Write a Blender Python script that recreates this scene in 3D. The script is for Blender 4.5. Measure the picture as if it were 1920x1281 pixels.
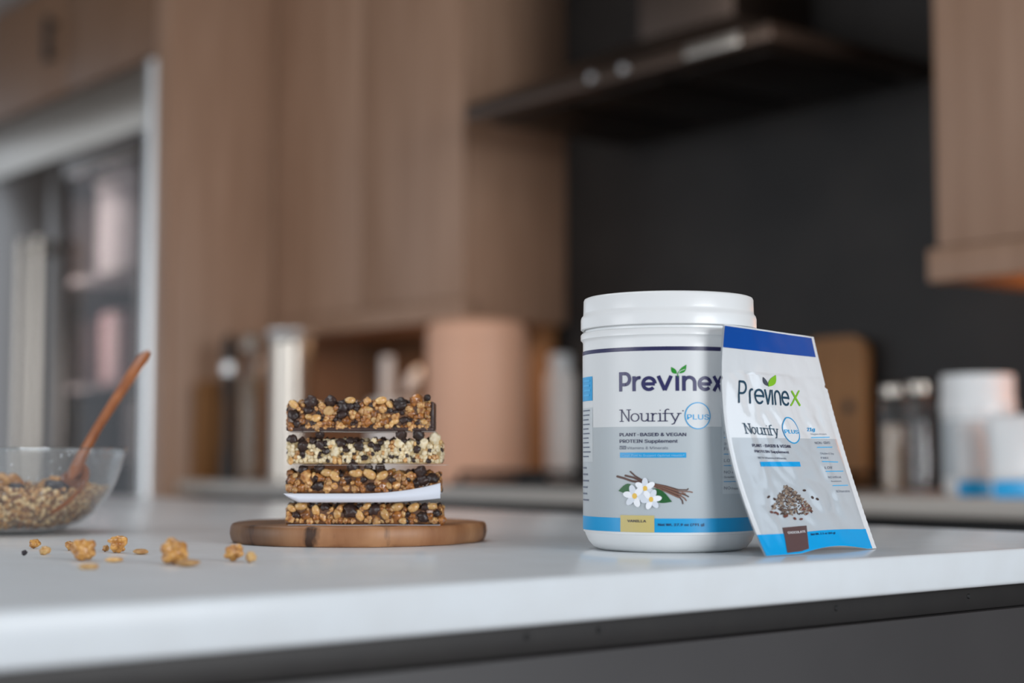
import bpy, bmesh, math, random, os
from math import sin, cos, pi, sqrt, atan2, tan, radians
from mathutils import Vector, Matrix, noise
random.seed(7)
S = bpy.context.scene
COL = S.collection
for o in list(S.objects): bpy.data.objects.remove(o)

# ------------------------------------------------------------------ camera, sky, lights, exposure
TH = math.atan(1.2217)              # the room's back wall is turned against the view by this angle
PITCH = math.atan(219.5/3000)
CT = 0.92                           # height of the island worktop
HC = CT + 0.0645                    # lens height
FW = Vector((-sin(TH), cos(TH), 0)); RT = Vector((cos(TH), sin(TH), 0)); UP = Vector((0, 0, 1))
CF = FW*cos(PITCH) + UP*sin(PITCH); CU = UP*cos(PITCH) - FW*sin(PITCH)
cam = bpy.data.cameras.new('camera'); camo = bpy.data.objects.new('camera', cam); COL.objects.link(camo)
camo.location = (0, 0, HC); camo.rotation_euler = CF.to_track_quat('-Z', 'Y').to_euler()
cam.sensor_width = 36; cam.lens = 56.25; cam.clip_start = 0.05; cam.clip_end = 60
cam.dof.use_dof = True; cam.dof.focus_distance = 1.135; cam.dof.aperture_fstop = 3.0
S.camera = camo
S.view_settings.view_transform = 'Standard'; S.view_settings.look = 'None'
S.view_settings.gamma = 1; S.view_settings.use_curve_mapping = False; S.view_settings.exposure = 0.9
W = bpy.data.worlds.new('world'); S.world = W; W.use_nodes = True
W.node_tree.nodes['Background'].inputs[0].default_value = (0.80, 0.89, 1.0, 1)
W.node_tree.nodes['Background'].inputs[1].default_value = 0.50

def area(name, loc, aim, sx, sy, power, col):
    l = bpy.data.lights.new(name, 'AREA'); l.shape = 'RECTANGLE'; l.size = sx; l.size_y = sy
    l.energy = power; l.color = col
    o = bpy.data.objects.new(name, l); COL.objects.link(o); o.location = loc
    o.rotation_euler = (Vector(aim) - Vector(loc)).to_track_quat('-Z', 'Y').to_euler()
    return o
area('window_light', (5.6, 1.3, 1.9), (-1.2, 1.1, 1.25), 3.4, 1.7, 130, (0.94, 0.97, 1.0))
area('background_fill_light', (-2.6, -4.6, 1.5), (-3.0, 2.0, 1.3), 3.4, 2.2, 52, (0.97, 0.98, 1.0))  # unseen fill added to brighten the back cabinets and refrigerator front
area('worktop_fill_light', (-1.7, 0.6, 2.57), (-1.7, 0.6, 0), 1.8, 0.6, 6, (0.92, 0.96, 1.0))  # added overhead fill that lifts the worktop, no fixture modelled
area('shelf_fill_light', (-5.052, 2.20, CT+.62), (-4.65, 2.48, CT+.60), .025, .7, 1.1, (1.0, .96, .95))  # hidden strip added to brighten the shelves behind the glass
area('under_cabinet_light', (-3.65, 2.66, CT+0.405), (-3.65, 2.62, CT), 0.7, 0.04, 0.5, (1.0, 0.62, 0.36))
area('under_cabinet_light', (-1.35, 2.72, CT+0.30), (-1.35, 2.66, CT+0.6), 0.5, 0.05, 3.0, (1.0, 0.42, 0.10))

# ------------------------------------------------------------------ helpers
def lin(c): return tuple(((v/255)/12.92 if v/255 <= .04045 else ((v/255+.055)/1.055)**2.4) for v in c)
def mat(name, c, rough=.5, metal=0, coat=0, spec=.5, bump=0, bscale=200, var=0, vscale=8, c2=None, stretch=(1,1,1), rnd=0, detail=4, coord='Object', trans=0, sheen=0):
    m = bpy.data.materials.new(name); m.use_nodes = True; nt = m.node_tree; b = nt.nodes['Principled BSDF']
    col = lin(c) + (1,)
    b.inputs['Base Color'].default_value = col; b.inputs['Roughness'].default_value = rough
    b.inputs['Metallic'].default_value = metal; b.inputs['Coat Weight'].default_value = coat
    b.inputs['Specular IOR Level'].default_value = spec; b.inputs['Transmission Weight'].default_value = trans
    src = None
    if c2 or bump:
        tc = nt.nodes.new('ShaderNodeTexCoord'); mp = nt.nodes.new('ShaderNodeMapping'); mp.inputs['Scale'].default_value = stretch
        nt.links.new(tc.outputs[coord], mp.inputs[0])
    if c2:
        n = nt.nodes.new('ShaderNodeTexNoise'); n.inputs['Scale'].default_value = vscale; n.inputs['Detail'].default_value = detail
        nt.links.new(mp.outputs[0], n.inputs[0])
        r = nt.nodes.new('ShaderNodeValToRGB'); r.color_ramp.elements[0].position = .32; r.color_ramp.elements[1].position = .68
        r.color_ramp.elements[0].color = col; r.color_ramp.elements[1].color = lin(c2) + (1,)
        nt.links.new(n.outputs[0], r.inputs[0]); src = r.outputs[0]
    if rnd:
        oi = nt.nodes.new('ShaderNodeObjectInfo'); h = nt.nodes.new('ShaderNodeHueSaturation')
        mr = nt.nodes.new('ShaderNodeMapRange'); mr.inputs[3].default_value = 1-rnd; mr.inputs[4].default_value = 1+rnd
        nt.links.new(oi.outputs['Random'], mr.inputs[0]); nt.links.new(mr.outputs[0], h.inputs['Value'])
        h.inputs['Color'].default_value = col
        if src: nt.links.new(src, h.inputs['Color'])
        src = h.outputs[0]
    if src: nt.links.new(src, b.inputs['Base Color'])
    if bump:
        n2 = nt.nodes.new('ShaderNodeTexNoise'); n2.inputs['Scale'].default_value = bscale; n2.inputs['Detail'].default_value = 4
        nt.links.new(mp.outputs[0], n2.inputs[0])
        bp = nt.nodes.new('ShaderNodeBump'); bp.inputs['Strength'].default_value = bump; bp.inputs['Distance'].default_value = .001
        nt.links.new(n2.outputs[0], bp.inputs['Height']); nt.links.new(bp.outputs[0], b.inputs['Normal'])
    return m
def glass_mat(name, tint=(1,1,1), rough=.02, frost=0.0, k=1.0):
    """Thin clear glass: see-through with a Fresnel gloss."""
    m = bpy.data.materials.new(name); m.use_nodes = True; nt = m.node_tree; out = nt.nodes['Material Output']
    nt.nodes.remove(nt.nodes['Principled BSDF'])
    tr = nt.nodes.new('ShaderNodeBsdfTransparent'); tr.inputs[0].default_value = tint + (1,)
    gl = nt.nodes.new('ShaderNodeBsdfGlossy'); gl.inputs['Roughness'].default_value = rough
    lw = nt.nodes.new('ShaderNodeLayerWeight'); lw.inputs[0].default_value = .5
    pw = nt.nodes.new('ShaderNodeMath'); pw.operation = 'POWER'; pw.inputs[1].default_value = 3.2
    mu = nt.nodes.new('ShaderNodeMath'); mu.operation = 'MULTIPLY_ADD'; mu.inputs[1].default_value = .85*k; mu.inputs[2].default_value = .045*k; mu.use_clamp = True
    mx = nt.nodes.new('ShaderNodeMixShader')
    nt.links.new(lw.outputs['Facing'], pw.inputs[0]); nt.links.new(pw.outputs[0], mu.inputs[0]); nt.links.new(mu.outputs[0], mx.inputs[0]); nt.links.new(tr.outputs[0], mx.inputs[1]); nt.links.new(gl.outputs[0], mx.inputs[2])
    last = mx.outputs[0]
    if frost:
        df = nt.nodes.new('ShaderNodeBsdfDiffuse'); df.inputs[0].default_value = (.8,.84,.88,1)
        tc = nt.nodes.new('ShaderNodeTexCoord'); n = nt.nodes.new('ShaderNodeTexNoise'); n.inputs['Scale'].default_value = 260; n.inputs['Detail'].default_value = 3
        nt.links.new(tc.outputs['Object'], n.inputs[0])
        r = nt.nodes.new('ShaderNodeValToRGB'); r.color_ramp.elements[0].position = .67; r.color_ramp.elements[1].position = .72
        r.color_ramp.elements[0].color = (.02,.02,.02,1); r.color_ramp.elements[1].color = (frost,)*3 + (1,)
        nt.links.new(n.outputs[0], r.inputs[0])
        m2 = nt.nodes.new('ShaderNodeMixShader'); nt.links.new(r.outputs[0], m2.inputs[0]); nt.links.new(last, m2.inputs[1]); nt.links.new(df.outputs[0], m2.inputs[2]); last = m2.outputs[0]
    nt.links.new(last, out.inputs[0]); return m

def tag(o, label=None, cat=None, group=None, kind=None):
    for k, v in (('label', label), ('category', cat), ('group', group), ('kind', kind)):
        if v: o[k] = v
    return o
def thing(name, label, cat, loc=(0,0,0), rz=0, group=None):
    o = bpy.data.objects.new(name, None); COL.objects.link(o); o.empty_display_size = .02
    o.location = loc; o.rotation_euler = (0, 0, rz); return tag(o, label, cat, group)
def raw(name, V, Fc, m, parent=None, smooth=True):
    me = bpy.data.meshes.new(name); me.from_pydata([tuple(v) for v in V], [], Fc); me.update()
    if smooth: me.shade_smooth()
    o = bpy.data.objects.new(name, me); COL.objects.link(o)
    for x in (m if isinstance(m, (list, tuple)) else [m]): me.materials.append(x)
    if parent: o.parent = parent
    return o
def fin(bm, name, m, parent=None, smooth=False, sharp=None):
    bmesh.ops.recalc_face_normals(bm, faces=bm.faces)
    me = bpy.data.meshes.new(name); bm.to_mesh(me); bm.free()
    if smooth:
        me.shade_smooth()
        if sharp: me.set_sharp_from_angle(angle=radians(sharp))
    o = bpy.data.objects.new(name, me); COL.objects.link(o); me.materials.append(m)
    if parent: o.parent = parent
    return o
def box(name, m, lo, hi, parent=None, bev=0.003, seg=2):
    bm = bmesh.new(); bmesh.ops.create_cube(bm, size=1)
    for v in bm.verts: v.co = Vector([lo[i] + (v.co[i]+.5)*(hi[i]-lo[i]) for i in range(3)])
    if bev: bmesh.ops.bevel(bm, geom=bm.edges[:], offset=bev, segments=seg, affect='EDGES', profile=.5)
    return fin(bm, name, m, parent, bool(bev), 40)
def lathe_bm(prof, n=64, bm=None, c=(0,0,0), ax=None):
    bm = bm or bmesh.new(); rings = []
    for r, z in prof:
        if r < 1e-6: rings.append([bm.verts.new((c[0], c[1], c[2]+z))])
        else: rings.append([bm.verts.new((c[0]+r*cos(2*pi*i/n), c[1]+r*sin(2*pi*i/n), c[2]+z)) for i in range(n)])
    for a, b in zip(rings, rings[1:]):
        for i in range(n):
            j = (i+1) % n
            if len(a) == 1 and len(b) == 1: continue
            if len(a) == 1: bm.faces.new((a[0], b[i], b[j]))
            elif len(b) == 1: bm.faces.new((a[i], a[j], b[0]))
            else: bm.faces.new((a[i], a[j], b[j], b[i]))
    return bm
def lathe(name, prof, m, parent=None, n=64, sharp=35, c=(0,0,0)):
    return fin(lathe_bm(prof, n, None, c), name, m, parent, True, sharp)
def tube_bm(pts, rad, n=10, bm=None, flat=1.0):
    bm = bm or bmesh.new(); P = [Vector(p) for p in pts]; R = rad if isinstance(rad, (list, tuple)) else [rad]*len(P); rings = []
    for i, p in enumerate(P):
        t = (P[min(i+1, len(P)-1)] - P[max(i-1, 0)]).normalized()
        a = t.cross(UP if abs(t.z) < .95 else Vector((1,0,0))).normalized(); b = t.cross(a)
        rings.append([bm.verts.new(p + a*R[i]*cos(2*pi*k/n) + b*R[i]*flat*sin(2*pi*k/n)) for k in range(n)])
    for a, b in zip(rings, rings[1:]):
        for k in range(n): bm.faces.new((a[k], a[(k+1)%n], b[(k+1)%n], b[k]))
    bm.faces.new(rings[0][::-1]); bm.faces.new(rings[-1]); return bm
def tube(name, pts, rad, m, parent=None, n=10, flat=1.0): return fin(tube_bm(pts, rad, n, None, flat), name, m, parent, True, 50)
def F(xc, d, z=0): return FW*d + RT*xc + UP*z                 # right of the lens axis, ahead of the lens, height
def ray(x, y): return CF + RT*((x-960)/3000) - CU*((y-640.5)/3000)
def on_top(x, y, z=CT): r = ray(x, y); t = (z-HC)/r.z; return r*t + UP*HC
def on_Y(x, y, Y): r = ray(x, y); t = Y/r.y; return r*t + UP*HC
def proj(P): q = Vector(P) - UP*HC; w = q.dot(CF); return 960+3000*q.dot(RT)/w, 640.5-3000*q.dot(CU)/w

# ------------------------------------------------------------------ materials
M = dict(
 liner=mat('fridge_liner', (150,146,148), .5), pane=glass_mat('dark_glass', (.66,.62,.61), .03, 0, .45), pink=mat('pink_wrap', (190,160,162), .5), carton=mat('carton_white', (232,228,226), .5), mauve=mat('bin_grey', (206,200,204), .4),
 wood=mat('cabinet_wood', (168,135,112), .42, c2=(153,120,97), vscale=3.5, stretch=(9,9,.7), detail=6, spec=.35),
 wood_dark=mat('panel_wood', (128,98,76), .45, c2=(116,86,64), vscale=3, stretch=(7,7,.6), detail=6, spec=.3),
 quartz=mat('white_quartz', (220,226,230), .22, spec=.2, c2=(216,221,224), vscale=30),
 quartz_b=mat('grey_quartz', (190,184,176), .35, spec=.35),
 stone=mat('dark_stone', (45,42,40), .45, c2=(35,33,32), vscale=5, detail=8, spec=.28),
 dark=mat('charcoal_paint', (55,52,52), .5, c2=(49,46,46), vscale=6),
 rail=mat('dark_steel_rail', (38,35,33), .5, metal=.3, c2=(33,30,29), vscale=40),
 black=mat('black_iron', (20,19,19), .55), hole=mat('screw_black', (8,8,8), .6),
 steel=mat('stainless', (182,174,164), .30, metal=1, bump=.05, bscale=8, stretch=(1,1,40)),
 steel_d=mat('stainless_door', (116,108,102), .26, metal=1),
 steel_l=mat('bright_trim', (224,226,226), .38, metal=1),
 hood=mat('hood_metal', (82,68,59), .34, metal=.85),
 filt=mat('filter_metal', (40,34,30), .45, metal=.8),
 floor=mat('floor_wood', (120,92,70), .5, c2=(104,78,58), vscale=3, stretch=(1,9,1)),
 paint=mat('ceiling_paint', (176,170,166), .8),
 plastic=mat('white_plastic', (232,234,234), .32, spec=.45, coat=.1),
 label=mat('label_white', (218,221,222), .38, spec=.45), grey=mat('label_grey', (182,190,194), .38, spec=.45),
 lightgrey=mat('label_panel', (198,205,208), .4), navy=mat('ink_navy', (22,20,76), .35), ink=mat('ink_dark', (26,26,74), .4),
 violet=mat('ink_violet', (30,28,88), .35), cyan=mat('ink_cyan', (0,158,218), .35), tan=mat('ink_tan', (206,188,118), .4), lgreen=mat('ink_lime', (132,196,40), .4),
 green=mat('ink_green', (10,140,20), .4), dgreen=mat('ink_leaf', (20,92,38), .45), teal=mat('ink_teal', (16,66,90), .4), slate=mat('ink_slate', (72,80,92), .4),
 white=mat('ink_white', (244,244,246), .4), petal=mat('ink_petal', (246,248,252), .45), petal2=mat('ink_petal_shade', (222,228,236), .45), yolk=mat('ink_yellow', (240,196,84), .45),
 pod=mat('ink_pod', (84,54,44), .45), pod2=mat('ink_pod_light', (128,92,76), .45), brown=mat('ink_brown', (92,70,70), .32), royal=mat('ink_royal', (22,76,168), .34),
 pale=mat('ink_pale_blue', (150,216,250), .4), sky=mat('ink_sky', (60,180,236), .4), smallgrey=mat('ink_grey', (104,112,128), .45),
 film=mat('silver_film', (240,244,247), .12, spec=.6, metal=.15, bump=.6, bscale=38),
 filmgrey=mat('film_grey', (202,210,216), .16, spec=.6, metal=.15, bump=.6, bscale=38),
 filmcyan=mat('film_cyan', (0,164,230), .2, spec=.6, bump=.25, bscale=45), filmroyal=mat('film_royal', (14,78,166), .24, spec=.55, bump=.15, bscale=60),
 filmbrown=mat('film_brown', (96,74,74), .22, spec=.55, bump=.3, bscale=60),
 nib1=mat('ink_nib_dark', (70,52,46), .4), nib2=mat('ink_nib_mid', (108,92,82), .4), nib3=mat('ink_nib_pale', (150,132,116), .4), nib4=mat('ink_nib_red', (112,66,56), .4),
 paper=mat('parchment', (226,230,240), .65), paper2=mat('parchment_warm', (222,208,198), .7),
 choc=mat('dark_chocolate', (62,43,37), .40, c2=(40,28,25), vscale=1.6, spec=.5, rnd=.25, bump=.25, bscale=3), choc_base=mat('chocolate_coating', (74,50,42), .4, c2=(56,38,32), vscale=120, bump=.4, bscale=300),
 cluster=mat('granola_gold', (222,168,92), .36, c2=(164,102,44), vscale=1.6, rnd=.12, coat=.3, bump=.25, bscale=4), puff=mat('puffed_grain_gold', (228,182,118), .34, c2=(148,86,36), vscale=1.3, rnd=.25, coat=.35, bump=.22, bscale=4), puff3=mat('puffed_grain_amber', (188,124,60), .28, c2=(116,66,28), vscale=1.4, rnd=.25, coat=.5, bump=.22, bscale=4),
 puff2=mat('puffed_grain_pale', (244,232,204), .55, c2=(222,196,146), vscale=1.3, rnd=.15, coat=.05, bump=.3, bscale=5),
 nut=mat('peanut', (232,196,134), .32, c2=(198,142,76), vscale=1.2, rnd=.15, coat=.3, bump=.3, bscale=4), seed=mat('seed_tan', (206,170,118), .45, c2=(180,138,84), vscale=2, rnd=.1),
 syrup=mat('honey_matrix', (134,84,38), .28, c2=(70,42,20), vscale=180, coat=.3, bump=.7, bscale=350), syrup2=mat('oat_matrix', (226,206,160), .6, c2=(176,146,98), vscale=200, bump=.8, bscale=350),
 oat=mat('oat_flake', (214,174,118), .5, c2=(170,120,68), vscale=1.5, rnd=.2), oat_in=mat('granola_mix', (196,152,98), .5, c2=(92,58,34), vscale=70, bump=.6, bscale=260),
 berry=mat('dried_berry', (44,36,44), .45, bump=.6, bscale=4),
 spoon=mat('spoon_wood', (168,102,58), .38, c2=(138,78,42), vscale=12, stretch=(6,6,1), coat=.15), 
 copper=mat('copper_drum', (224,172,142), .55), board=mat('board_wood', (150,104,58), .55, c2=(126,84,44), vscale=6, stretch=(8,8,1)),
 cream=mat('cream_ceramic', (242,236,230), .4), glass=glass_mat('clear_glass', (.985,.99,.99), .02, .55, 1.0), glass2=glass_mat('jar_glass', (.95,.96,.96), .03),
 oats=mat('dry_oats', (190,164,136), .7, c2=(150,120,94), vscale=60), beans=mat('coffee_beans', (66,48,42), .5, c2=(40,30,28), vscale=90),
)
# end-grain wood of the serving slice
def slab_mat():
    m = mat('slice_wood', (190,140,98), .5, c2=(150,100,64), vscale=22, stretch=(1.6,1.6,.35), detail=7, bump=.35, bscale=90)
    nt = m.node_tree; b = nt.nodes['Principled BSDF']; src = b.inputs['Base Color'].links[0].from_socket
    tc = nt.nodes.new('ShaderNodeTexCoord'); mp = nt.nodes.new('ShaderNodeMapping'); mp.inputs['Scale'].default_value = (1,1,.22); nt.links.new(tc.outputs['Object'], mp.inputs[0])
    n = nt.nodes.new('ShaderNodeTexNoise'); n.inputs['Scale'].default_value = 46; n.inputs['Detail'].default_value = 5; nt.links.new(mp.outputs[0], n.inputs[0])
    r = nt.nodes.new('ShaderNodeValToRGB'); r.color_ramp.elements[0].position = .34; r.color_ramp.elements[0].color = lin((58,38,28))+(1,); r.color_ramp.elements[1].position = .43; r.color_ramp.elements[1].color = (1,1,1,1)
    nt.links.new(n.outputs[0], r.inputs[0]); mx = nt.nodes.new('ShaderNodeMix'); mx.data_type = 'RGBA'; mx.blend_type = 'MULTIPLY'; mx.inputs[0].default_value = .9
    nt.links.new(src, mx.inputs[6]); nt.links.new(r.outputs[0], mx.inputs[7]); 
    # darker towards one side of the slice
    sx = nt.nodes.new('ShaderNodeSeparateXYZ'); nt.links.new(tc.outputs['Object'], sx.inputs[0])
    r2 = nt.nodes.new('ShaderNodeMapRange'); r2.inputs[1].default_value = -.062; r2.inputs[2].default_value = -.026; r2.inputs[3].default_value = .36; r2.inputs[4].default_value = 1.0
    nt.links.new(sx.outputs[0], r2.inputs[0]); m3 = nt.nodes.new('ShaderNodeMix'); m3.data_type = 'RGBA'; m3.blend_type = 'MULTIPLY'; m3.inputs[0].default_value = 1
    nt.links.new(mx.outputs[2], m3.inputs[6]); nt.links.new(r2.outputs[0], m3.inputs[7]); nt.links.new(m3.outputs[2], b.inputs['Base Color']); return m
M['slab'] = slab_mat()

# ------------------------------------------------------------------ setting
YW = 2.85                            # back wall
tag(box('floor', M['floor'], (-8, -3.5, -.05), (3.6, YW+.1, 0), None, 0), kind='structure')
tag(box('ceiling', M['paint'], (-8, -3.5, 2.585), (3.6, YW+.1, 2.65), None, 0), kind='structure')
tag(box('wall_back', M['stone'], (-8, YW, 0), (0.6, YW+.1, 2.585), None, 0), kind='structure')

# ------------------------------------------------------------------ kitchen furniture
def cab(name, label, x0, x1, y0, y1, z0, z1, doors, m=None, gap=.003, handle=None, light_rail=0):
    m = m or M['wood']
    t = thing(name, label, 'cabinet', ((x0+x1)/2, (y0+y1)/2, z0)); ox, oy = (x0+x1)/2, (y0+y1)/2
    box('carcass', m, (x0-ox, y0+.02-oy, 0), (x1-ox, y1-oy, z1-z0), t, .002)
    w = (x1-x0)/doors
    for k in range(doors):
        d = box('door', m, (x0+k*w+gap-ox, y0-oy, .004+light_rail), (x0+(k+1)*w-gap-ox, y0+.0195-oy, z1-z0-.004), t, .002)
        if handle: handle(d, x0+k*w-ox, x0+(k+1)*w-ox, y0-oy, z1-z0, k)
    if light_rail: box('light_rail', m, (x0-(.012 if x0 > -4 else 0)-ox, y0-.012-oy, -.002), (x1+.012-ox, y0+.03-oy, light_rail), t, .003)
    return t
def bar_handle(x, y, z0, z1, m, d, r=.006, off=.035):
    h = tube('handle', [(x, y-off, z0), (x, y-off, z1)], r, m, d, 10)
    for zz in (z0+.02, z1-.02): tube('handle_post', [(x, y, zz), (x, y-off, zz)], r*.7, m, h, 8)
    return h
cab('upper_cabinet', 'brown wooden upper cabinet with plain doors to the left of the dark hood', -4.195, -3.25, 2.5, YW, CT+.425, 2.58, 2, light_rail=.05)
cab('upper_cabinet', 'pale wooden upper cabinet hanging at the right edge of the picture', -1.80, .0, 2.5, YW, CT+.395, 2.58, 3, light_rail=.06)
# tall end panel and refrigerator wall
YF = 2.15
t = thing('end_panel', 'tall upright wooden panel standing between refrigerator and back counter', 'panel', (-4.235, 2.5, 0))
box('side_board', M['wood'], (.0, -.345, 0), (.035, .35, 2.58), t, .002); box('front_stile', M['wood'], (-.045, -.36, 0), (.036, -.335, 2.58), t, .003)
def fridge_handles(d, x0, x1, y, h, k): pass
cz = CT + 1.262
def cabh(d, x0, x1, y, h, k):
    if k == 1: bar_handle(-5.0 - (-4.94) - .03, y, .12, .27, M['black'], d, .012, .03)
cab('upper_cabinet', 'brown wooden cabinet with a black pull above the stainless refrigerator', -5.60, -4.285, YF, YW, cz, 2.58, 2, M['wood_dark'], handle=cabh)
t = thing('refrigerator', 'tall built-in stainless steel refrigerator with two bar handles at the left', 'refrigerator', (-4.95, 2.5, 0))
box('cabinet_body', M['steel_d'], (-.68, -.32, 0), (-.117, .32, cz-.004), t, .004)
for nm, lo, hi in (('inner_back', (-.117,.30,0), (.66,.32,cz-.004)), ('inner_side', (.60,-.32,0), (.66,.2995,cz-.004)), ('inner_top', (-.116,-.32,cz-.22), (.5995,.2995,cz-.004)), ('inner_floor', (-.116,-.32,0), (.5995,.2995,.1))): box(nm, M['liner'], lo, hi, t, .001)
for zz in (.55, .98, 1.22, 1.58): box('shelf', M['liner'], (-.113, -.27, zz-.012), (.598, .298, zz), t, .002)
box('grille_panel', M['steel'], (-.68, -.348, cz-.205), (.60, -.322, cz-.012), t, .006)
tube('side_trim', [(.628, -.335, .02), (.628, -.335, cz-.012)], .029, M['steel_l'], t, 20)
d = box('door', M['steel_d'], (-.68, -.352, .1), (-.119, -.322, cz-.225), t, .008); bar_handle(-.182, -.352, .55, CT+.785, M['steel'], d, .016, .055)
dz = cz-.225
d = box('door', M['steel_d'], (-.113, -.352, .1), (.012, -.322, dz), t, .004); bar_handle(-.055, -.352, .55, CT+.785, M['steel'], d, .016, .055)
for lo, hi in (((.545,-.352,.1), (.592,-.322,dz)), ((.0125,-.352,dz-.06), (.544,-.322,dz)), ((.0125,-.352,.1), (.544,-.322,.35))): box('door_rail', M['steel_d'], lo, hi, d, .003)
box('glass_pane', M['pane'], (.0125, -.340, .351), (.544, -.334, dz-.061), d, 0)
box('toe_grille', M['black'], (-.68, -.31, .0), (.6, -.30, .09), t, .002)
FL = Vector((-4.95, 2.5, 0))
def inside(name, label, cat, x, y, z, w, d_, h, m, lidm=None):
    t = thing(name, label, cat, FL + Vector((x, y, z+.0005)))
    box('body', M[m], (-w/2, -d_/2, 0), (w/2, d_/2, h), t, .012, 3)
    if lidm: box('lid', M[lidm], (-w/2-.004, -d_/2-.004, h+.0005), (w/2+.004, d_/2+.004, h+.022), t, .006)
inside('storage_bin', 'large pale grey bin on the upper shelf behind the refrigerator glass', 'bin', .25, -.08, 1.58, .50, .30, .30, 'mauve', 'carton')
inside('carton', 'pink food carton behind the refrigerator glass, left of the white one', 'carton', .03, -.12, 1.22, .16, .14, .25, 'pink')
inside('carton', 'white food carton between pink packages behind the refrigerator glass', 'carton', .24, -.10, 1.22, .13, .14, .22, 'carton')
inside('food_box', 'low pink food box at the right behind the refrigerator glass', 'box', .42, -.10, 1.22, .15, .16, .13, 'pink', 'mauve')
inside('carton', 'white carton on the lower shelf behind the refrigerator glass', 'carton', .18, -.10, .98, .16, .14, .20, 'carton')
# brown splashback under the left cabinet
t = thing('splashback_panel', 'brown splashback panel on the wall under the left upper cabinet', 'panel', (-3.75, YW-.012, CT))
box('panel_face', M['wood_dark'], (-.445, 0, .001), (.45, .0115, .42), t, .001)
# back counter with base cabinets
t = thing('back_countertop', 'long grey worktop running along the back wall under the hood', 'worktop', (-2.0, 2.52, CT-.03))
box('slab', M['quartz_b'], (-2.195, -.335, 0), (2.1, .325, .03), t, .003)
def draw(x0, x1, lab):
    t = thing('base_cabinet', 'dark base cabinet below the grey back worktop, ' + lab, 'cabinet', ((x0+x1)/2, 2.54, 0), 0, 'dark base cabinets of the back counter')
    w = (x1-x0)/2
    box('carcass', M['black'], (-w, -.29, .09), (w, .3, CT-.031), t, .002); box('plinth', M['black'], (-w, -.24, 0), (w, .3, .089), t, .001)
    d = box('drawer', M['dark'], (-w+.002, -.312, .70), (w-.002, -.291, CT-.06), t, .002); tube('handle', [(-.1, -.34, .80), (.1, -.34, .80)], .005, M['steel'], d)
    d = box('door', M['dark'], (-w+.002, -.312, .1), (w-.002, -.291, .695), t, .002); tube('handle', [(w-.05, -.34, .45), (w-.05, -.34, .65)], .005, M['steel'], d)
xs = [-4.19, -3.6, -3.03, -2.03, -1.43, -.83, -.23]
for a, b, lab in zip(xs, xs[1:], ('next to the tall end panel', 'left of the cooktop', 'under the cooktop', 'behind the sachet', 'under the blurred white tub', 'at the right picture edge')): draw(a, b, lab)
# range hood
t = thing('range_hood', 'dark metal range hood jutting out over the cooktop', 'hood', (-2.53, 2.84, CT+.868))
HX0, HX1, HD = -.485, .485, -.52
bm = bmesh.new()
def quadbox(bm, lo, hi, lo2, hi2, z0, z1):
    a = [bm.verts.new((x, y, z0)) for x, y in ((lo[0],lo[1]),(hi[0],lo[1]),(hi[0],hi[1]),(lo[0],hi[1]))]
    b = [bm.verts.new((x, y, z1)) for x, y in ((lo2[0],lo2[1]),(hi2[0],lo2[1]),(hi2[0],hi2[1]),(lo2[0],hi2[1]))]
    bm.faces.new(a[::-1]); bm.faces.new(b)
    for i in range(4): bm.faces.new((a[i], a[(i+1)%4], b[(i+1)%4], b[i]))
quadbox(bm, (HX0+.01, HD+.01), (HX1-.01, 0), (-.17, -.28), (.17, 0), .046, .17)
fin(bm, 'canopy', M['hood'], t)
box('lip', M['hood'], (HX0, HD, .008), (HX1, 0, .046), t, .006)
box('chimney', M['hood'], (-.15, -.26, .17), (.15, 0, .79), t, .003)
for px in (1172, 1112):
    q = on_Y(px, 140, 2.84+HD); o = fin(lathe_bm([(0,.010),(.009,.009),(.0105,0)], 20), 'lip_glint_stud', M['steel_l'], t, True, 40); o.location = (q.x+2.53, HD-.0003, .027); o.rotation_euler = (pi/2, 0, 0)  # bright studs added in place of highlight spots on the hood lip
q = on_Y(1335, 90, 2.84+HD); box('lip_glint_plate', M['steel'], (q.x+2.53-.075, HD-.003, .014), (q.x+2.53+.075, HD-.0002, .040), t, .001)  # steel plate added for the whitish highlight along the lip
for k in range(3): box('filter', M['filt'], (-.44+k*.3, -.47, 0), (-.16+k*.3, -.06, .008), t, .002)
# cooktop under the hood
t = thing('cooktop', 'black cooktop with iron grates on the back counter beneath the hood', 'cooktop', (-2.53, 2.50, CT))
box('glass_top', M['black'], (-.45, -.25, 0), (.45, .25, .012), t, .003)
for k in range(3):
    bm = bmesh.new(); x0 = -.43+k*.29; x1 = x0+.275
    for yy in (-.23, -.08, .08, .23): tube_bm([(x0, yy, .032), (x1, yy, .032)], .007, 6, bm)
    for xx in (x0, (x0+x1)/2, x1): tube_bm([(xx, -.23, .032), (xx, .23, .032)], .007, 6, bm)
    for xx in (x0, x1):
        for yy in (-.23, .23): tube_bm([(xx, yy, .012), (xx, yy, .032)], .007, 6, bm)
    fin(bm, 'grate', M['black'], t, True, 50)
    for yy in (-.13, .13): lathe('burner', [(0,.012),(.04,.012),(.04,.022),(.03,.026),(0,.026)], M['rail'], t, 20, c=((x0+x1)/2, yy, 0))
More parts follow.
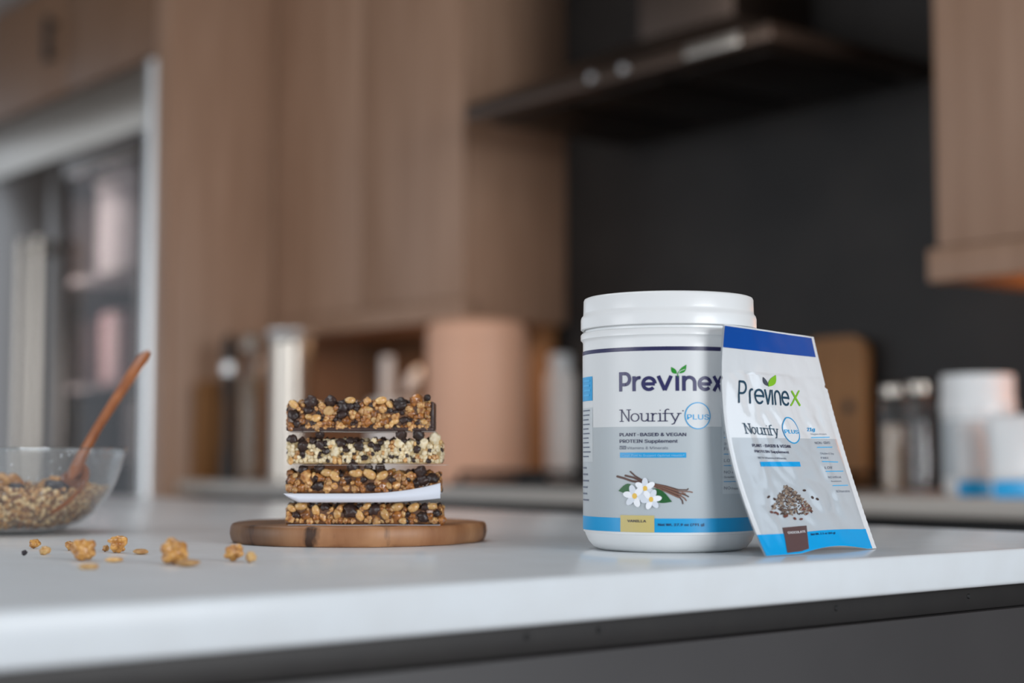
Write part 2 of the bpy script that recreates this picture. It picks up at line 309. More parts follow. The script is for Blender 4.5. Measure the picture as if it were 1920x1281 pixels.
# island
IX, IY = -.665, 1.255
t = thing('island_countertop', 'thick white quartz worktop of the island in the foreground', 'worktop', (-1.9, .68, CT-.0255))
box('slab', M['quartz'], (-1.3, -.62, 0), (IX+1.9, IY-.68, .0255), t, .003, 3)
t = thing('kitchen_island', 'dark island cabinet carrying the white worktop in the foreground', 'cabinet', (-1.9, .68, 0))
box('carcass', M['black'], (-1.27, -.59, .08), (1.19, .54, CT-.026), t, .002)
r = box('support_rail', M['rail'], (1.1905, -.6, CT-.0425), (1.222, .555, CT-.026), t, .0006)
for px, py in ((1123,1198),(1568,1147),(1816,1124),(988,1208)):
    d = ray(px, py); q = d*((-.678)/d.x) + UP*HC
    bm = lathe_bm([(0,.0006),(.0012,.0006),(.0019,0),(.0019,-.001)], 14)
    o = fin(bm, 'screw', M['hole'], r, True, 40); o.rotation_euler = (0, pi/2, 0); o.location = (1.2222, q.y-.68, CT-.0325)
box('end_panel', M['dark'], (1.1905, -.6, .08), (1.2265, .555, CT-.0432), t, .001)
box('plinth', M['black'], (-1.2, -.5, 0), (1.1, .45, .0795), t, .001)

# ------------------------------------------------------------------ things on the back counter
def spot(px, Y): r = ray(px, 860); return Vector((r.x*Y/r.y, Y, CT))
def zat(py, Y, px=960): return on_Y(px, py, Y).z
def rad(px0, px1, Y): return (on_Y(px1, 860, Y) - on_Y(px0, 860, Y)).dot(RT)/2
def counter_thing(name, label, cat, px0, px1, ytop, Y, group=None):
    p = (spot(px0, Y) + spot(px1, Y))/2; d = p.dot(FW); r = (px1-px0)/3000*d/2
    h = HC + (860-ytop)*d/3000 - CT
    return thing(name, label, cat, p, TH, group), r, h
def rounded_board(w, h, th, rc, m, par, n=8, hole=None):
    pts = []
    for cx, cy, a0 in ((w/2-rc, rc*.4, -90), (w/2-rc, h-rc, 0), (-w/2+rc, h-rc, 90), (-w/2+rc, rc*.4, 180)):
        q = rc*.4 if cy < rc else rc; cxx = (w/2-q)*(1 if cx > 0 else -1)
        pts += [(cxx + q*cos(radians(a0+90*i/n)), cy + q*sin(radians(a0+90*i/n))) for i in range(n+1)]
    N = len(pts); V = [(x, -th/2, z) for x, z in pts] + [(x, th/2, z) for x, z in pts]
    Fc = [tuple(range(N)), tuple(range(2*N-1, N-1, -1))] + [((i+1)%N, i, N+i, N+(i+1)%N) for i in range(N)]
    o = raw('board', V, Fc, m, par, False)
    if hole: lathe('hanging_hole', [(0,0),(hole[2],0),(hole[2],.001),(0,.001)], M['black'], o, 16, c=(0,0,0)).matrix_local = Matrix.Translation((hole[0], -th/2-.0002, hole[1])) @ Matrix.Rotation(pi/2, 4, 'X')
    return o
t = thing('cutting_board', 'orange-brown wooden cutting board leaning on the tall panel at the far left', 'cutting board', (-4.165, 2.30, CT), pi/2)
b = rounded_board(.15, .29, .018, .02, M['board'], t); b.rotation_euler = (radians(4), 0, 0)
t, r, h = counter_thing('pepper_mill', 'dark pepper mill with a steel knob beside the steel canister', 'pepper mill', 412, 442, 625, 2.262)
lathe('mill_body', [(0,0),(r,0),(r,.03),(r*.7,h*.3),(r*.62,h*.5),(r*.85,h*.68),(r*.8,h*.72),(0,h*.72)], M['black'], t, 24)
lathe('mill_collar', [(0,h*.72),(r*.8,h*.72),(r*.95,h*.76),(r*.8,h*.8),(0,h*.8)], M['steel_l'], t, 24)
lathe('mill_head', [(0,h*.8),(r*.8,h*.8),(r*.95,h*.87),(r*.7,h*.95),(r*.2,h),(0,h)], M['black'], t, 24)
t, r, h = counter_thing('storage_jar', 'tall glass storage jar of pale oats left of the steel canister', 'jar', 446, 494, 628, 2.36)
lathe('glass_body', [(0,0),(r,0),(r,h*.86),(r*.9,h*.9),(r*.86,h*.9),(r*.95,h*.86),(r*.95,.004),(0,.004)], M['glass2'], t, 32)
lathe('contents', [(0,.006),(r*.93,.006),(r*.93,h*.7),(0,h*.72)], M['oats'], t, 32)
lathe('lid', [(0,h*.9),(r*.93,h*.9),(r*.95,h*.98),(r*.8,h),(0,h)], M['steel'], t, 32)
t, r, h = counter_thing('canister', 'tall stainless steel canister with a flared rim behind the bar stack', 'canister', 505, 582, 622, 2.36)
lathe('canister_body', [(0,0),(r*.95,0),(r,.004),(r,h*.9),(r*1.02,h*.93),(r*.96,h*.93),(r*.96,.004),(0,.004)], M['steel'], t, 40)
lathe('rim', [(r*.96,h*.93),(r*1.02,h*.93),(r*1.18,h*.975),(r*1.2,h),(r*1.14,h),(r*.98,h*.96)], M['steel_l'], t, 40)
t, r, h = counter_thing('utensil_crock', 'pale crock of kitchen utensils right behind the granola bars', 'crock', 692, 800, 752, 2.58)
lathe('crock_body', [(0,0),(r*.9,0),(r,.01),(r,h-.004),(r*.97,h),(r*.92,h-.004),(r*.9,.01),(0,.008)], M['cream'], t, 40)
pr = t
t = thing('spatula', 'upright pale spatula standing in the crock behind the bars', 'spatula', pr.location + Vector((0,0,.01)), TH)
tube('handle', [(-r*.2,0,0),(-r*.35,0,h*1.0)], .005, M['cream'], t, 8); b = box('blade', M['cream'], (-r*.36-.017,-.003,h*.98), (-r*.36+.017,.003,h+.115), t, .0025)
t = thing('serving_spoon', 'slanting pale spoon leaning out of the crock behind the bars', 'spoon', pr.location + Vector((0,0,.01)), TH)
tube('handle', [(-r*.4,.01,0),(r*.35,.01,h*1.0)], .005, M['cream'], t, 8)
bm = bmesh.new(); bmesh.ops.create_icosphere(bm, subdivisions=2, radius=1)
for v in bm.verts: v.co = Matrix.Rotation(.5, 3, 'Y') @ Vector((v.co.x*.02, v.co.y*.006 + .004*(v.co.x**2), v.co.z*.042)) + Vector((r*.5+.002, .01, h+.048))
fin(bm, 'spoon_bowl', M['cream'], t, True)
t, r, h = counter_thing('canister', 'wide matte copper canister with a domed top between bars and tub', 'canister', 803, 992, 598, 2.46)
lathe('canister_body', [(0,0),(r*.99,0),(r,.004),(r,h*.84),(0,h*.84)], M['copper'], t, 64)
lathe('lid', [(0,h*.842),(r*1.0,h*.842),(r*1.0,h*.9),(r*.96,h*.955),(r*.85,h*.985),(r*.5,h),(0,h)], M['copper'], t, 64)
t, r, h = counter_thing('cutting_board', 'narrow brown board leaning on the wall beside the copper canister', 'cutting board', 985, 1044, 596, 2.812)
t.rotation_euler.z = 0; b = rounded_board(2*r, h, .018, .02, M['board'], t); b.rotation_euler = (radians(-1.5), 0, 0)
t, r, h = counter_thing('bottle', 'white bottle standing behind the cooktop just left of the tub', 'bottle', 1022, 1080, 664, 2.765)
lathe('bottle_body', [(0,0),(r*.96,0),(r,.005),(r,h*.8),(r*.85,h*.86),(0,h*.86)], M['cream'], t, 32)
lathe('cap', [(0,h*.86),(r*.7,h*.86),(r*.72,h*.98),(r*.62,h),(0,h)], M['plastic'], t, 32)
t, r, h = counter_thing('cutting_board', 'brown wooden cutting board with rounded corners and hole behind the sachet', 'cutting board', 1490, 1640, 632, 2.80)
b = rounded_board(2*r, h, .02, .045, M['board'], t, hole=(r*.5, h*.53, .014)); t.rotation_euler.z = 0; b.rotation_euler = (radians(-3), 0, 0)
for px0, px1, yt, Y, fill, lab in ((1652,1706,722,2.44,'oats','left glass jar of brown and grey contents behind the sachet'), (1700,1752,716,2.60,'beans','right glass jar of dark contents beside the white tub')):
    t, r, h = counter_thing('storage_jar', lab, 'jar', px0, px1, yt, Y)
    lathe('glass_body', [(0,0),(r,0),(r,h*.86),(r*.9,h*.9),(r*.86,h*.9),(r*.95,h*.86),(r*.95,.004),(0,.004)], M['glass2'], t, 32)
    lathe('contents', [(0,.006),(r*.93,.006),(r*.93,h*.62),(0,h*.64)], M[fill], t, 32)
    lathe('lid', [(0,h*.9),(r*.93,h*.9),(r*.95,h*.98),(r*.8,h),(0,h)], M['steel'], t, 32)
t, r, h = counter_thing('tub', 'blurred white plastic tub with a screw lid on the back counter', 'tub', 1768, 1906, 704, 2.46)
lathe('tub_body', [(0,0),(r*.85,0),(r*.97,.012),(r*.97,h*.66),(r*.9,h*.68),(0,h*.68)], M['plastic'], t, 48)
lathe('label_wrap', [(r*.974,.03),(r*.976,.03),(r*.976,h*.62),(r*.974,h*.62)], M['grey'], t, 48)
lathe('lid', [(0,h*.68),(r*1.0,h*.68),(r*1.0,h*.78),(r*.97,h*.8),(r*.97,h*.985),(r*.95,h),(0,h)], M['plastic'], t, 48)
for k, (px0, px1, yt, Y, lab) in enumerate(((1796,1858,790,2.33,'left blurred white sachet with blue base leaning before the white tub'), (1862,1960,775,2.30,'right blurred white sachet with blue base before the white tub'))):
    t, r, h = counter_thing('sachet', lab, 'sachet', px0, px1, yt, Y)
    def pouch(z0, z1, th, m, nm, par):
        bm = bmesh.new(); g = []
        for j in range(9):
            v = z0 + (z1-z0)*j/8; row = []
            for i in range(13):
                u = i/12; b_ = th*(sin(pi*u)**.6)*(sin(pi*min(1, max(0, v*.9+.05)))**.6)
                row.append(((u-.5)*2*r*(1-.06*v), b_, v*h))
            g.append(row)
        V = [(x, -y-.0012, z) for row in g for x, y, z in row] + [(x, y+.0012, z) for row in g for x, y, z in row]; n = 13; o = 9*13
        Fc = []
        for j in range(8):
            for i in range(12):
                a = j*n+i; Fc.append((a, a+1, a+n+1, a+n)); Fc.append((o+a+1, o+a, o+a+n, o+a+n+1))
            for i in (0, 12): a = j*n+i; Fc.append((a, a+n, o+a+n, o+a))
        for i in range(12): Fc.append((i, o+i, o+i+1, i+1)); a = 8*n+i; Fc.append((a, a+1, o+a+1, o+a))
        q = raw(nm, V, Fc, m, par); q.rotation_euler = (radians(-10), 0, 0); return q
    pouch(0, .2, .012, M['cyan'], 'blue_base_band', t); pouch(.2, 1, .012, M['label'], 'pouch', t)

# ------------------------------------------------------------------ print helpers (flat lettering laid on a curved or creased surface)
FONTP = os.path.join(bpy.utils.system_resource('DATAFILES', path='fonts') or '', 'Inter.woff2')
try: FONT = bpy.data.fonts.load(FONTP)
except Exception: FONT = None
def glyphs(s, bold=0.0, spacing=1.0):
    c = bpy.data.curves.new('lettering', 'FONT'); c.body = s; c.size = 1; c.resolution_u = 4; c.space_character = spacing
    if FONT: c.font = FONT
    c.fill_mode = 'FRONT'
    o = bpy.data.objects.new('lettering_source', c); COL.objects.link(o)
    dg = bpy.context.evaluated_depsgraph_get(); me = bpy.data.meshes.new_from_object(o.evaluated_get(dg))
    V = [(v.co.x, v.co.y) for v in me.vertices]; Fc = [tuple(p.vertices) for p in me.polygons]
    bpy.data.objects.remove(o); bpy.data.curves.remove(c); bpy.data.meshes.remove(me)
    return boldened(V, Fc, bold)
CAPH = .727
def boldened(V, Fc, b):
    if not b: return V, Fc
    W, G = [], []
    for dx, dy in ((-b, -b*.5), (b, -b*.5), (b, b*.5), (-b, b*.5)):
        n = len(W); W += [(x+dx, y+dy) for x, y in V]; G += [tuple(i+n for i in q) for q in Fc]
    return W, G
def norm(V):
    x0 = min(v[0] for v in V); x1 = max(v[0] for v in V); return [((x-x0)/(x1-x0), y/CAPH) for x, y in V]   # x 0..1, cap height 1
def strokes(lines, w, flat=False):
    """round-ended ribbons along polylines"""
    V, Fc = [], []
    for L in lines:
        for (ax, ay), (bx, by) in zip(L, L[1:]):
            l = math.hypot(bx-ax, by-ay) or 1; nx, ny = -(by-ay)/l*w/2, (bx-ax)/l*w/2; n = len(V)
            V += [(ax+nx, ay+ny), (ax-nx, ay-ny), (bx-nx, by-ny), (bx+nx, by+ny)]; Fc.append((n, n+1, n+2, n+3))
        for (ax, ay) in (L[1:-1] if flat else L):
            n = len(V); V += [(ax+w/2*cos(k*pi/4), ay+w/2*sin(k*pi/4)) for k in range(8)]; Fc.append(tuple(range(n, n+8)))
    return V, Fc
def arc(cx, cy, rx, ry, a0, a1, n=10): return [(cx+rx*cos(radians(a0+(a1-a0)*i/n)), cy+ry*sin(radians(a0+(a1-a0)*i/n))) for i in range(n+1)]
def patch2d(name, V, Fc, T, m, parent, maxl, lift, copies=1):
    """lay a flat 2D mesh on surface T(x, y, lift); split long edges first"""
    bm = bmesh.new(); per = max(1, len(V)//copies); vs = [bm.verts.new((x, y, (i//per)*.00003)) for i, (x, y) in enumerate(V)]
    for f in Fc:
        try: bm.faces.new([vs[i] for i in f])
        except ValueError: pass
    bmesh.ops.triangulate(bm, faces=[f for f in bm.faces if len(f.verts) > 4])
    for _ in range(5):
        E_ = [e for e in bm.edges if e.calc_length() > maxl]
        if not E_: break
        bmesh.ops.subdivide_edges(bm, edges=E_, cuts=1); bmesh.ops.triangulate(bm, faces=[f for f in bm.faces if len(f.verts) > 4])
    for v in bm.verts: v.co = T(v.co.x, v.co.y, lift + v.co.z)
    me = bpy.data.meshes.new(name); bm.to_mesh(me); bm.free(); me.shade_smooth()
    o = bpy.data.objects.new(name, me); COL.objects.link(o); me.materials.append(m); o.parent = parent; return o
def slab_nourify():
    L = []; x = 0; xh = .66
    def ser(cx, y, w=.17): L.append([(cx-w/2, y), (cx+w/2, y)])
    # N
    L += [[(.12,0),(.12,1)], [(.12,1),(.62,0)], [(.62,0),(.62,1)]]; ser(.12,0,.24); ser(.08,1,.2); ser(.62,1,.24)
    # o
    L.append(arc(1.03,.33,.25,.33,0,360,20))
    # u
    L += [[(1.46,xh),(1.46,.22)], arc(1.64,.2,.18,.2,180,300,8)+[(1.86,.2)], [(1.86,xh),(1.86,0)]]; ser(1.42,xh,.12); ser(1.82,xh,.12); ser(1.91,0,.12)
    # r
    L += [[(2.14,xh),(2.14,0)], [(2.14,.42)]+arc(2.32,.42,.16,.24,150,60,6)]; ser(2.1,xh,.12); ser(2.14,0,.26)
    # i
    L += [[(2.60,xh),(2.60,0)]]; ser(2.56,xh,.12); ser(2.6,0,.26); L.append([(2.6,.93),(2.6,.94)])
    # f
    L += [[(2.9,0),(2.9,.8)]+arc(3.05,.8,.15,.22,180,60,7)]; ser(2.9,0,.26); L.append([(2.76,xh),(3.1,xh)])
    # y
    L += [[(3.26,xh),(3.5,0.02)], [(3.74,xh),(3.42,-.24)], [(3.42,-.24),(3.3,-.27)]]; ser(3.26,xh,.22); ser(3.74,xh,.22)
    return L
def thin_previne():
    L = []
    L += [[(0.05,0),(0.05,1)], [(.05,1)]+arc(.3,.72,.3,.28,90,-90,12)+[(.05,.44)]]
    L += [[(.86,0),(.86,.42)]+arc(1.06,.42,.2,.24,180,80,7)]
    L += [arc(1.56,.33,.32,.33,-45,-360,16)+[], [(1.24,.36),(1.88,.36)]]
    L += [[(1.98,.66),(2.2,0)], [(2.2,0),(2.42,.66)], [(2.56,0),(2.56,.66)]]
    L += [[(2.78,0),(2.78,.4)]+arc(3.02,.4,.24,.26,180,0,10)+[(3.26,0)]]
    L += [arc(3.72,.33,.3,.33,-45,-360,16), [(3.42,.36),(4.02,.36)]]
    return L
def bold_previnex():
    e = lambda cx: [arc(cx,.375,.285,.30,-42,-360,18), [(cx-.26,.36),(cx+.285,.36)]]
    return ([[(.085,0),(.085,1)], [(.085,.915),(.32,.915)]+arc(.34,.63,.235,.285,90,-90,12)+[(.085,.345)],
             [(.805,0),(.805,.77)], [(.805,.40)]+arc(1.09,.40,.285,.29,180,82,8)] + e(1.54) +
            [[(1.99,.77),(2.29,.03)], [(2.29,.03),(2.59,.77)], [(2.875,0),(2.875,.77)], [(3.185,0),(3.185,.77)], [(3.185,.40)]+arc(3.445,.41,.26,.285,180,0,14)+[(3.705,0)]] + e(4.22) +
            [[(4.68,.77),(5.12,0)], [(4.68,0),(5.12,.77)]])
def leaf2d(ax, ay, bx, by, w, n=8, bend=0):
    """pointed leaf from a to b"""
    dx, dy = bx-ax, by-ay; l = math.hypot(dx, dy); nx, ny = -dy/l, dx/l; up, dn = [], []
    for i in range(n+1):
        t = i/n; q = w*sin(pi*t**.85)*.5; c = bend*sin(pi*t)
        up.append((ax+dx*t+nx*(q+c), ay+dy*t+ny*(q+c))); dn.append((ax+dx*t-nx*(q-c), ay+dy*t-ny*(q-c)))
    V = up + dn; Fc = [(i, i+1, n+2+i, n+1+i) for i in range(n)]
    return V, Fc
def joinp(*ps):
    V, Fc = [], []
    for v, f in ps:
        n = len(V); V += v; Fc += [tuple(i+n for i in q) for q in f]
    return V, Fc
def disc2d(cx, cy, rx, ry, n=16, rot=0):
    V = [(cx + rx*cos(2*pi*i/n)*cos(rot) - ry*sin(2*pi*i/n)*sin(rot), cy + rx*cos(2*pi*i/n)*sin(rot) + ry*sin(2*pi*i/n)*cos(rot)) for i in range(n)]
    return V, [tuple(range(n))]

# ------------------------------------------------------------------ the supplement tub
JD = 1.152; JX = (1254-960)/3000*JD; JR = .0618
jpos = F(JX, JD, CT); jang = TH - math.atan2(JX, JD)
jar = thing('supplement_tub', 'large white supplement tub with a blue-banded vanilla label on the island', 'tub', jpos, jang)
lathe('tub_body', [(0,.0012),(.030,.0012),(.046,.0),(.0505,.0004),(.0545,.0022),(.0580,.0062),(.0600,.0105),(.0607,.0125),(JR-.0002,.0128),(JR-.0002,.1420),(.0616,.1470),(.0620,.1484),(.0632,.1494),(.0632,.1530),(.0622,.1542),(.060,.1545),(.060,.160),(0,.160)], M['plastic'], jar, 128, 50)
lid = lathe('lid', [(.0605,.1566),(.0622,.1563),(.0631,.1570),(.0631,.1640),(.0626,.1658),(.0614,.1672),(.0612,.1690),(.0610,.1776),(.0604,.1790),(.0590,.1796),(.055,.1796),(.0545,.1786),(0,.1786)], M['plastic'], jar, 128, 50)
def JT(s, z, lift): a = s/JR; q = JR+lift; return Vector((q*sin(a), -q*cos(a), z))
def jpx(px, py):                                   # where a sight line meets the tub's wall: arc length, height
    r = ray(px, py); h = Vector((r.x, r.y)); c = Vector((jpos.x, jpos.y)); A = h.dot(h); B = -2*h.dot(c); C_ = c.dot(c)-JR*JR
    D_ = max(0, B*B-4*A*C_); t_ = (-B-sqrt(D_))/(2*A); P = r*t_; q = Matrix.Rotation(-jang, 3, 'Z') @ Vector((P.x-jpos.x, P.y-jpos.y, 0))
    return math.atan2(q.x, -q.y)*JR, HC + r.z*t_ - CT
def jband(name, s0, s1, z0, z1, m, par, lift, ns=None):
    ns = ns or max(2, int(abs(s1-s0)/.003)); V = []; Fc = []
    for i in range(ns+1):
        s = s0+(s1-s0)*i/ns; V += [JT(s, z0, lift), JT(s, z1, lift)]
    for i in range(ns): a = 2*i; Fc.append((a, a+2, a+3, a+1))
    return raw(name, V, Fc, m, par)
SW = JR*radians(168)
Z = lambda y: jpx(1254, y)[1]
zlab0, zlab1 = Z(999), Z(649.6)
label = jband('label', -SW, SW, zlab0, zlab1, M['label'], jar, .00012, 110)
jband('grey_field', -SW, SW, Z(972.5), Z(800), M['grey'], label, .0002, 110)
jband('navy_band', -SW, SW, Z(657.2), zlab1, M['navy'], label, .0002, 110)
jband('blue_band', -SW, SW, zlab0, Z(972.5), M['cyan'], label, .00026, 110)
def jtext(s, px0, px1, base, cap, m, bold=.0, par=label, lift=.0004, sp=1.0):
    V, Fc = glyphs(s, bold, sp); V = norm(V); s0, s1 = jpx(px0, base)[0], jpx(px1, base)[0]; mid = (px0+px1)/2; zb, zc = jpx(mid, base)[1], jpx(mid, cap)[1]
    V = [(s0+x*(s1-s0), zb+y*(zc-zb)) for x, y in V]
    return patch2d('lettering', V, Fc, JT, m, par, .004, lift, 4 if bold else 1)
def jmap(V): return [jpx(x, y) for x, y in V]
def jshape(name, P, m, lift=.0004): return patch2d(name, jmap(P[0]), P[1], JT, m, label, .004, lift)
def jrect(name, x0, x1, y0, y1, m, lift):
    s0, z0 = jpx(x0, (y0+y1)/2)[0], jpx((x0+x1)/2, y1)[1]; s1, z1 = jpx(x1, (y0+y1)/2)[0], jpx((x0+x1)/2, y0)[1]
    return jband(name, s0, s1, z0, z1, m, label, lift)
PV, PF = strokes(bold_previnex(), .172, True); s0, s1 = jpx(1161.4, 733)[0], jpx(1354.8, 733)[0]
patch2d('lettering', [(s0+x/5.19*(s1-s0), Z(733)+y*(Z(696.3)-Z(733))) for x, y in PV], PF, JT, M['violet'], label, .004, .0004)
z2 = lambda x, y: (1080+x/5.647, 540+y/5.647)
lf = lambda ax, ay, bx, by, w, bend=0: leaf2d(*z2(ax, ay), *z2(bx, by), w/5.647, bend=bend/5.647)
jshape('leaf', joinp(lf(1066,908,1008,838,46,-6), lf(1086,905,1168,812,52,10)), M['green'], .00045)
jshape('stem', strokes([[z2(1078,940), z2(1076,912), z2(1086,892), z2(1120,872)]], 1.5), M['green'], .0005)
jshape('leaf_vein', strokes([[z2(1084,905), z2(1105,880), z2(1150,862)]], .9), M['label'], .00055)
nl = slab_nourify(); NV, NF = strokes(nl, .075); nx1 = 3.85
s0, s1 = jpx(1163, 789.7)[0], jpx(1277, 789.7)[0]; zb, zc = Z(789.7), Z(768)
patch2d('lettering', [(s0+x/nx1*(s1-s0), zb+y*(zc-zb)) for x, y in NV], NF, JT, M['ink'], label, .004, .0004)
jshape('trademark_dot', disc2d(1280.5, 770.5, 1.2, 1.2), M['ink'])
c0 = jpx(1308.3, 779.7); rr = .0089
patch2d('plus_ring', *strokes([[(c0[0]+rr*cos(2*pi*i/48), c0[1]+rr*sin(2*pi*i/48)) for i in range(49)]], .0007), JT, M['cyan'], label, .004, .00045)
patch2d('ring_fill', *disc2d(c0[0], c0[1], rr, rr, 40), JT, M['label'], label, .004, .00035)
jtext('PLUS', 1288, 1329, 786.8, 773.4, M['cyan'], .012)
jtext('PLANT-BASED & VEGAN', 1162.3, 1286.5, 818, 809.2, M['ink'], .014)
jtext('PROTEIN Supplement', 1162.3, 1270.7, 830.4, 821.6, M['ink'], .010)
jrect('with_box', 1162.3, 1174.3, 836.2, 842.8, M['smallgrey'], .0004); jtext('WITH', 1163.3, 1173.3, 841.6, 837.4, M['lightgrey'], .01, lift=.0006)
jtext('Vitamins & Minerals', 1176, 1252.8, 842.6, 835.6, M['smallgrey'])
jrect('blue_bar', 1163, 1286.5, 848.7, 858.4, M['cyan'], .0004)
jtext('Clean Fuel to Support Optimal Health*', 1167, 1283, 856, 850.6, M['pale'], .006, lift=.0006)
jrect('vanilla_box', 1164, 1227, 966.6, 998.2, M['tan'], .0005); jtext('VANILLA', 1177, 1212, 979.4, 973, M['ink'], .012, lift=.0007)
jtext('Net Wt. 27.9 oz (791 g)', 1234, 1320, 986.4, 980, M['navy'], .016, lift=.0006)
# vanilla pods, blossoms and leaves
z3 = lambda x, y: (1080+x/4.418, 760+y/4.418)
def pod(pts, w, m, lift): jshape('vanilla_pod', strokes([[z3(*p) for p in pts]], w), m, lift)
pod([(345,590),(400,605),(470,630),(560,640),(640,660)], 4.2, M['pod'], .0004); pod([(412,583),(480,600),(560,636),(660,665)], 4.0, M['pod'], .00042)
pod([(452,550),(490,585),(540,615),(640,655)], 2.8, M['pod'], .00044)
for i, (ex, ey, kx, ky) in enumerate(((928,692,920,702),(962,722,940,716),(930,758,915,748),(912,790,900,772),(885,815,880,790),(905,735,880,725))):
    pod([(620+6*i,645+6*i),(740,668+9*i),(850,700+13*i),(kx,ky),(ex,ey)], 2.4, M['pod2'] if i % 2 else M['pod'], .00046+.00002*i)
jshape('vanilla_leaf', joinp(leaf2d(*z3(500,720), *z3(355,710), 20, bend=5)), M['dgreen'], .00062); jshape('vanilla_leaf', joinp(leaf2d(*z3(640,690), *z3(795,800), 22, bend=5)), M['dgreen'], .00062)
for k, (fx, fy, R_, a0) in enumerate(((575,690,86,.5), (490,752,92,.2), (625,780,84,.9))):
    for i in range(6):
        a = a0 + i*pi/3; px, py = fx+R_*.55*cos(a), fy+R_*.55*sin(a)
        jshape('petal', disc2d(*z3(px, py), R_*.50/4.418, R_*.29/4.418, 14, a), M['petal'] if i % 2 else M['petal2'], .00070+.00012*k+(.00003*i))
    jshape('blossom_heart', disc2d(*z3(fx, fy), R_*.22/4.418, R_*.26/4.418, 12), M['yolk'], .00092+.00012*k)
# side panels of the label
jrect('claims_panel', 1353.5, 1408, 766, 926, M['lightgrey'], .00026)
for y in (821, 851.7, 873, 903): jrect('rule', 1356.5, 1400, y-.5, y+.6, M['cyan'], .0004)
jtext('NON-GMO', 1357, 1388, 815, 807, M['smallgrey']); jtext('Gluten & Soy', 1357, 1383, 834.5, 828.5, M['smallgrey']); jtext('FREE', 1357, 1378, 844.5, 837, M['smallgrey']); jtext('LOW', 1357, 1377, 866.5, 858.5, M['smallgrey'])
jtext('NO', 1357, 1369, 888, 880.6, M['smallgrey']); jtext('Artificial', 1371, 1388, 888, 882.5, M['smallgrey']); jtext('Sweeteners', 1357, 1383, 896.5, 891, M['smallgrey']); jtext('NO', 1357, 1369, 918, 910.2, M['smallgrey']); jtext('Preservatives', 1371, 1396, 918, 912, M['smallgrey'])
jrect('facts_panel', 1093.6, 1112, 765, 866, M['lightgrey'], .00026)
jrect('facts_heading', 1093.6, 1111.5, 707, 752, M['cyan'], .0004)
for i in range(4): jrect('heading_line', 1096, 1106+random.random()*3, 713+i*9, 716.2+i*9, M['sky'], .0006)
for i in range(11): jrect('text_line', 1094.6, 1104+random.random()*5, 769+i*8.6, 771.4+i*8.6, M['smallgrey'], .0005)
for i in range(6): jrect('text_line', 1094.6, 1099+random.random()*6, 876+i*12, 879+i*12, M['smallgrey'], .0005)

# ------------------------------------------------------------------ the sachet leaning on the tub
BL, BR = F(.1667,1.0563,CT+.0006), F(.2591,1.149,CT+.0006); TL, TR = F(.1439,1.0794,CT+.1555), F(.2263,1.197,CT+.1555)
SN = (-RT*.70 + FW*.71).normalized()              # points back, towards the tub
def ST(u, v, lift, back=0):
    uu = u
    e = abs(u-.5)*2
    if e > .97:                                    # tear notches
        for side, vn in ((0, .765), (1, .755)):
            if (u < .5) == (side == 0): uu += (.012 if u < .5 else -.014)*max(0, 1-abs(v-vn)/.010)
        if u > .5 and v < .75: uu += .012
    P = BL.lerp(BR, uu).lerp(TL.lerp(TR, uu), v)
    P = P + SN*((.0150*(1-u)+.003*u)*sin(pi*min(1, max(0, v)))**.9)
    q = max(0, min(1, v/.80)); s = max(0, min(1, (u-.04)/.92))
    bulge = (sin(pi*s)**.6)*(sin(pi*q)**.6 if q < 1 else 0)
    P.z += .0035*max(0, sin(pi*(u-.30)/.62) if .3 < u < .92 else 0)*max(0, 1-v/.12)
    if back: return P + SN*(.0012 + .0045*bulge)
    w = noise.noise(Vector((u*3.2+v*1.5, v*2.0-u*.8, 3.1)))*.0020 + noise.noise(Vector((u*9+v*5, v*4-u*3, 7.7)))*.0011 + abs(noise.noise(Vector((u*7+v*9, v*5-u*6, 1.7))))*.0012
    r1 = math.exp(-((u-.17-.1*v)/.035)**2)*.0012*sin(v*22)*(v < .8) + math.exp(-((u-.80+.25*(.5-v))/.04)**2)*.0011*sin(v*17+1)*(v < .7)
    en = min(1, 6*min(u, 1-u))*min(1, 5*max(0, v))*(1 if v < .8 else .35)
    crimp = .00012*sin(v*230)*max(0, 1-(1-u)/.055) if v < .76 else 0
    return P - SN*(.0050*bulge + (w+r1)*en + crimp + lift)
spos = BL.lerp(BR, .5)
sachet = thing('sachet', 'silver-white chocolate sachet leaning on the large tub, sharp in front', 'sachet', spos)
SL = lambda u, v, l: ST(u, v, l) - spos
def sgrid(name, u0, u1, v0, v1, m, par, lift, nu=40, nv=90, back=0):
    V = [ST(u0+(u1-u0)*i/nu, v0+(v1-v0)*j/nv, lift, back)-spos for j in range(nv+1) for i in range(nu+1)]; n = nu+1
    return raw(name, V, [(j*n+i, j*n+i+1, j*n+n+i+1, j*n+n+i) for j in range(nv) for i in range(nu)], m, par)
front = sgrid('front_film', 0, 1, 0, 1, M['film'], sachet, 0, 60, 160)
sgrid('back_film', 0, 1, 0, 1, M['film'], sachet, 0, 30, 160, 1)
def suv(px, py):
    u, v = .5, .5
    for _ in range(25):
        def G(a, b): return proj(ST(a, b, 0))
        x, y = G(u, v); e = 1e-3; xu, yu = G(u+e, v); xv, yv = G(u, v+e)
        a, b, c, d = (xu-x)/e, (xv-x)/e, (yu-y)/e, (yv-y)/e; D_ = a*d-b*c
        if abs(D_) < 1e-6: break
        rx, ry = px-x, py-y; du, dv = (d*rx-b*ry)/D_, (-c*rx+a*ry)/D_
        u = min(1.05, max(-.05, u+max(-.2, min(.2, du)))); v = min(1.05, max(-.05, v+max(-.2, min(.2, dv))))
    return u, v
def saff(V, b0, b1, top, xmax=1.0):
    o = Vector(suv(*b0)); ex = (Vector(suv(*b1))-o)/xmax; ey = Vector(suv(*top))-o
    return [tuple(o + ex*x + ey*y) for x, y in V]
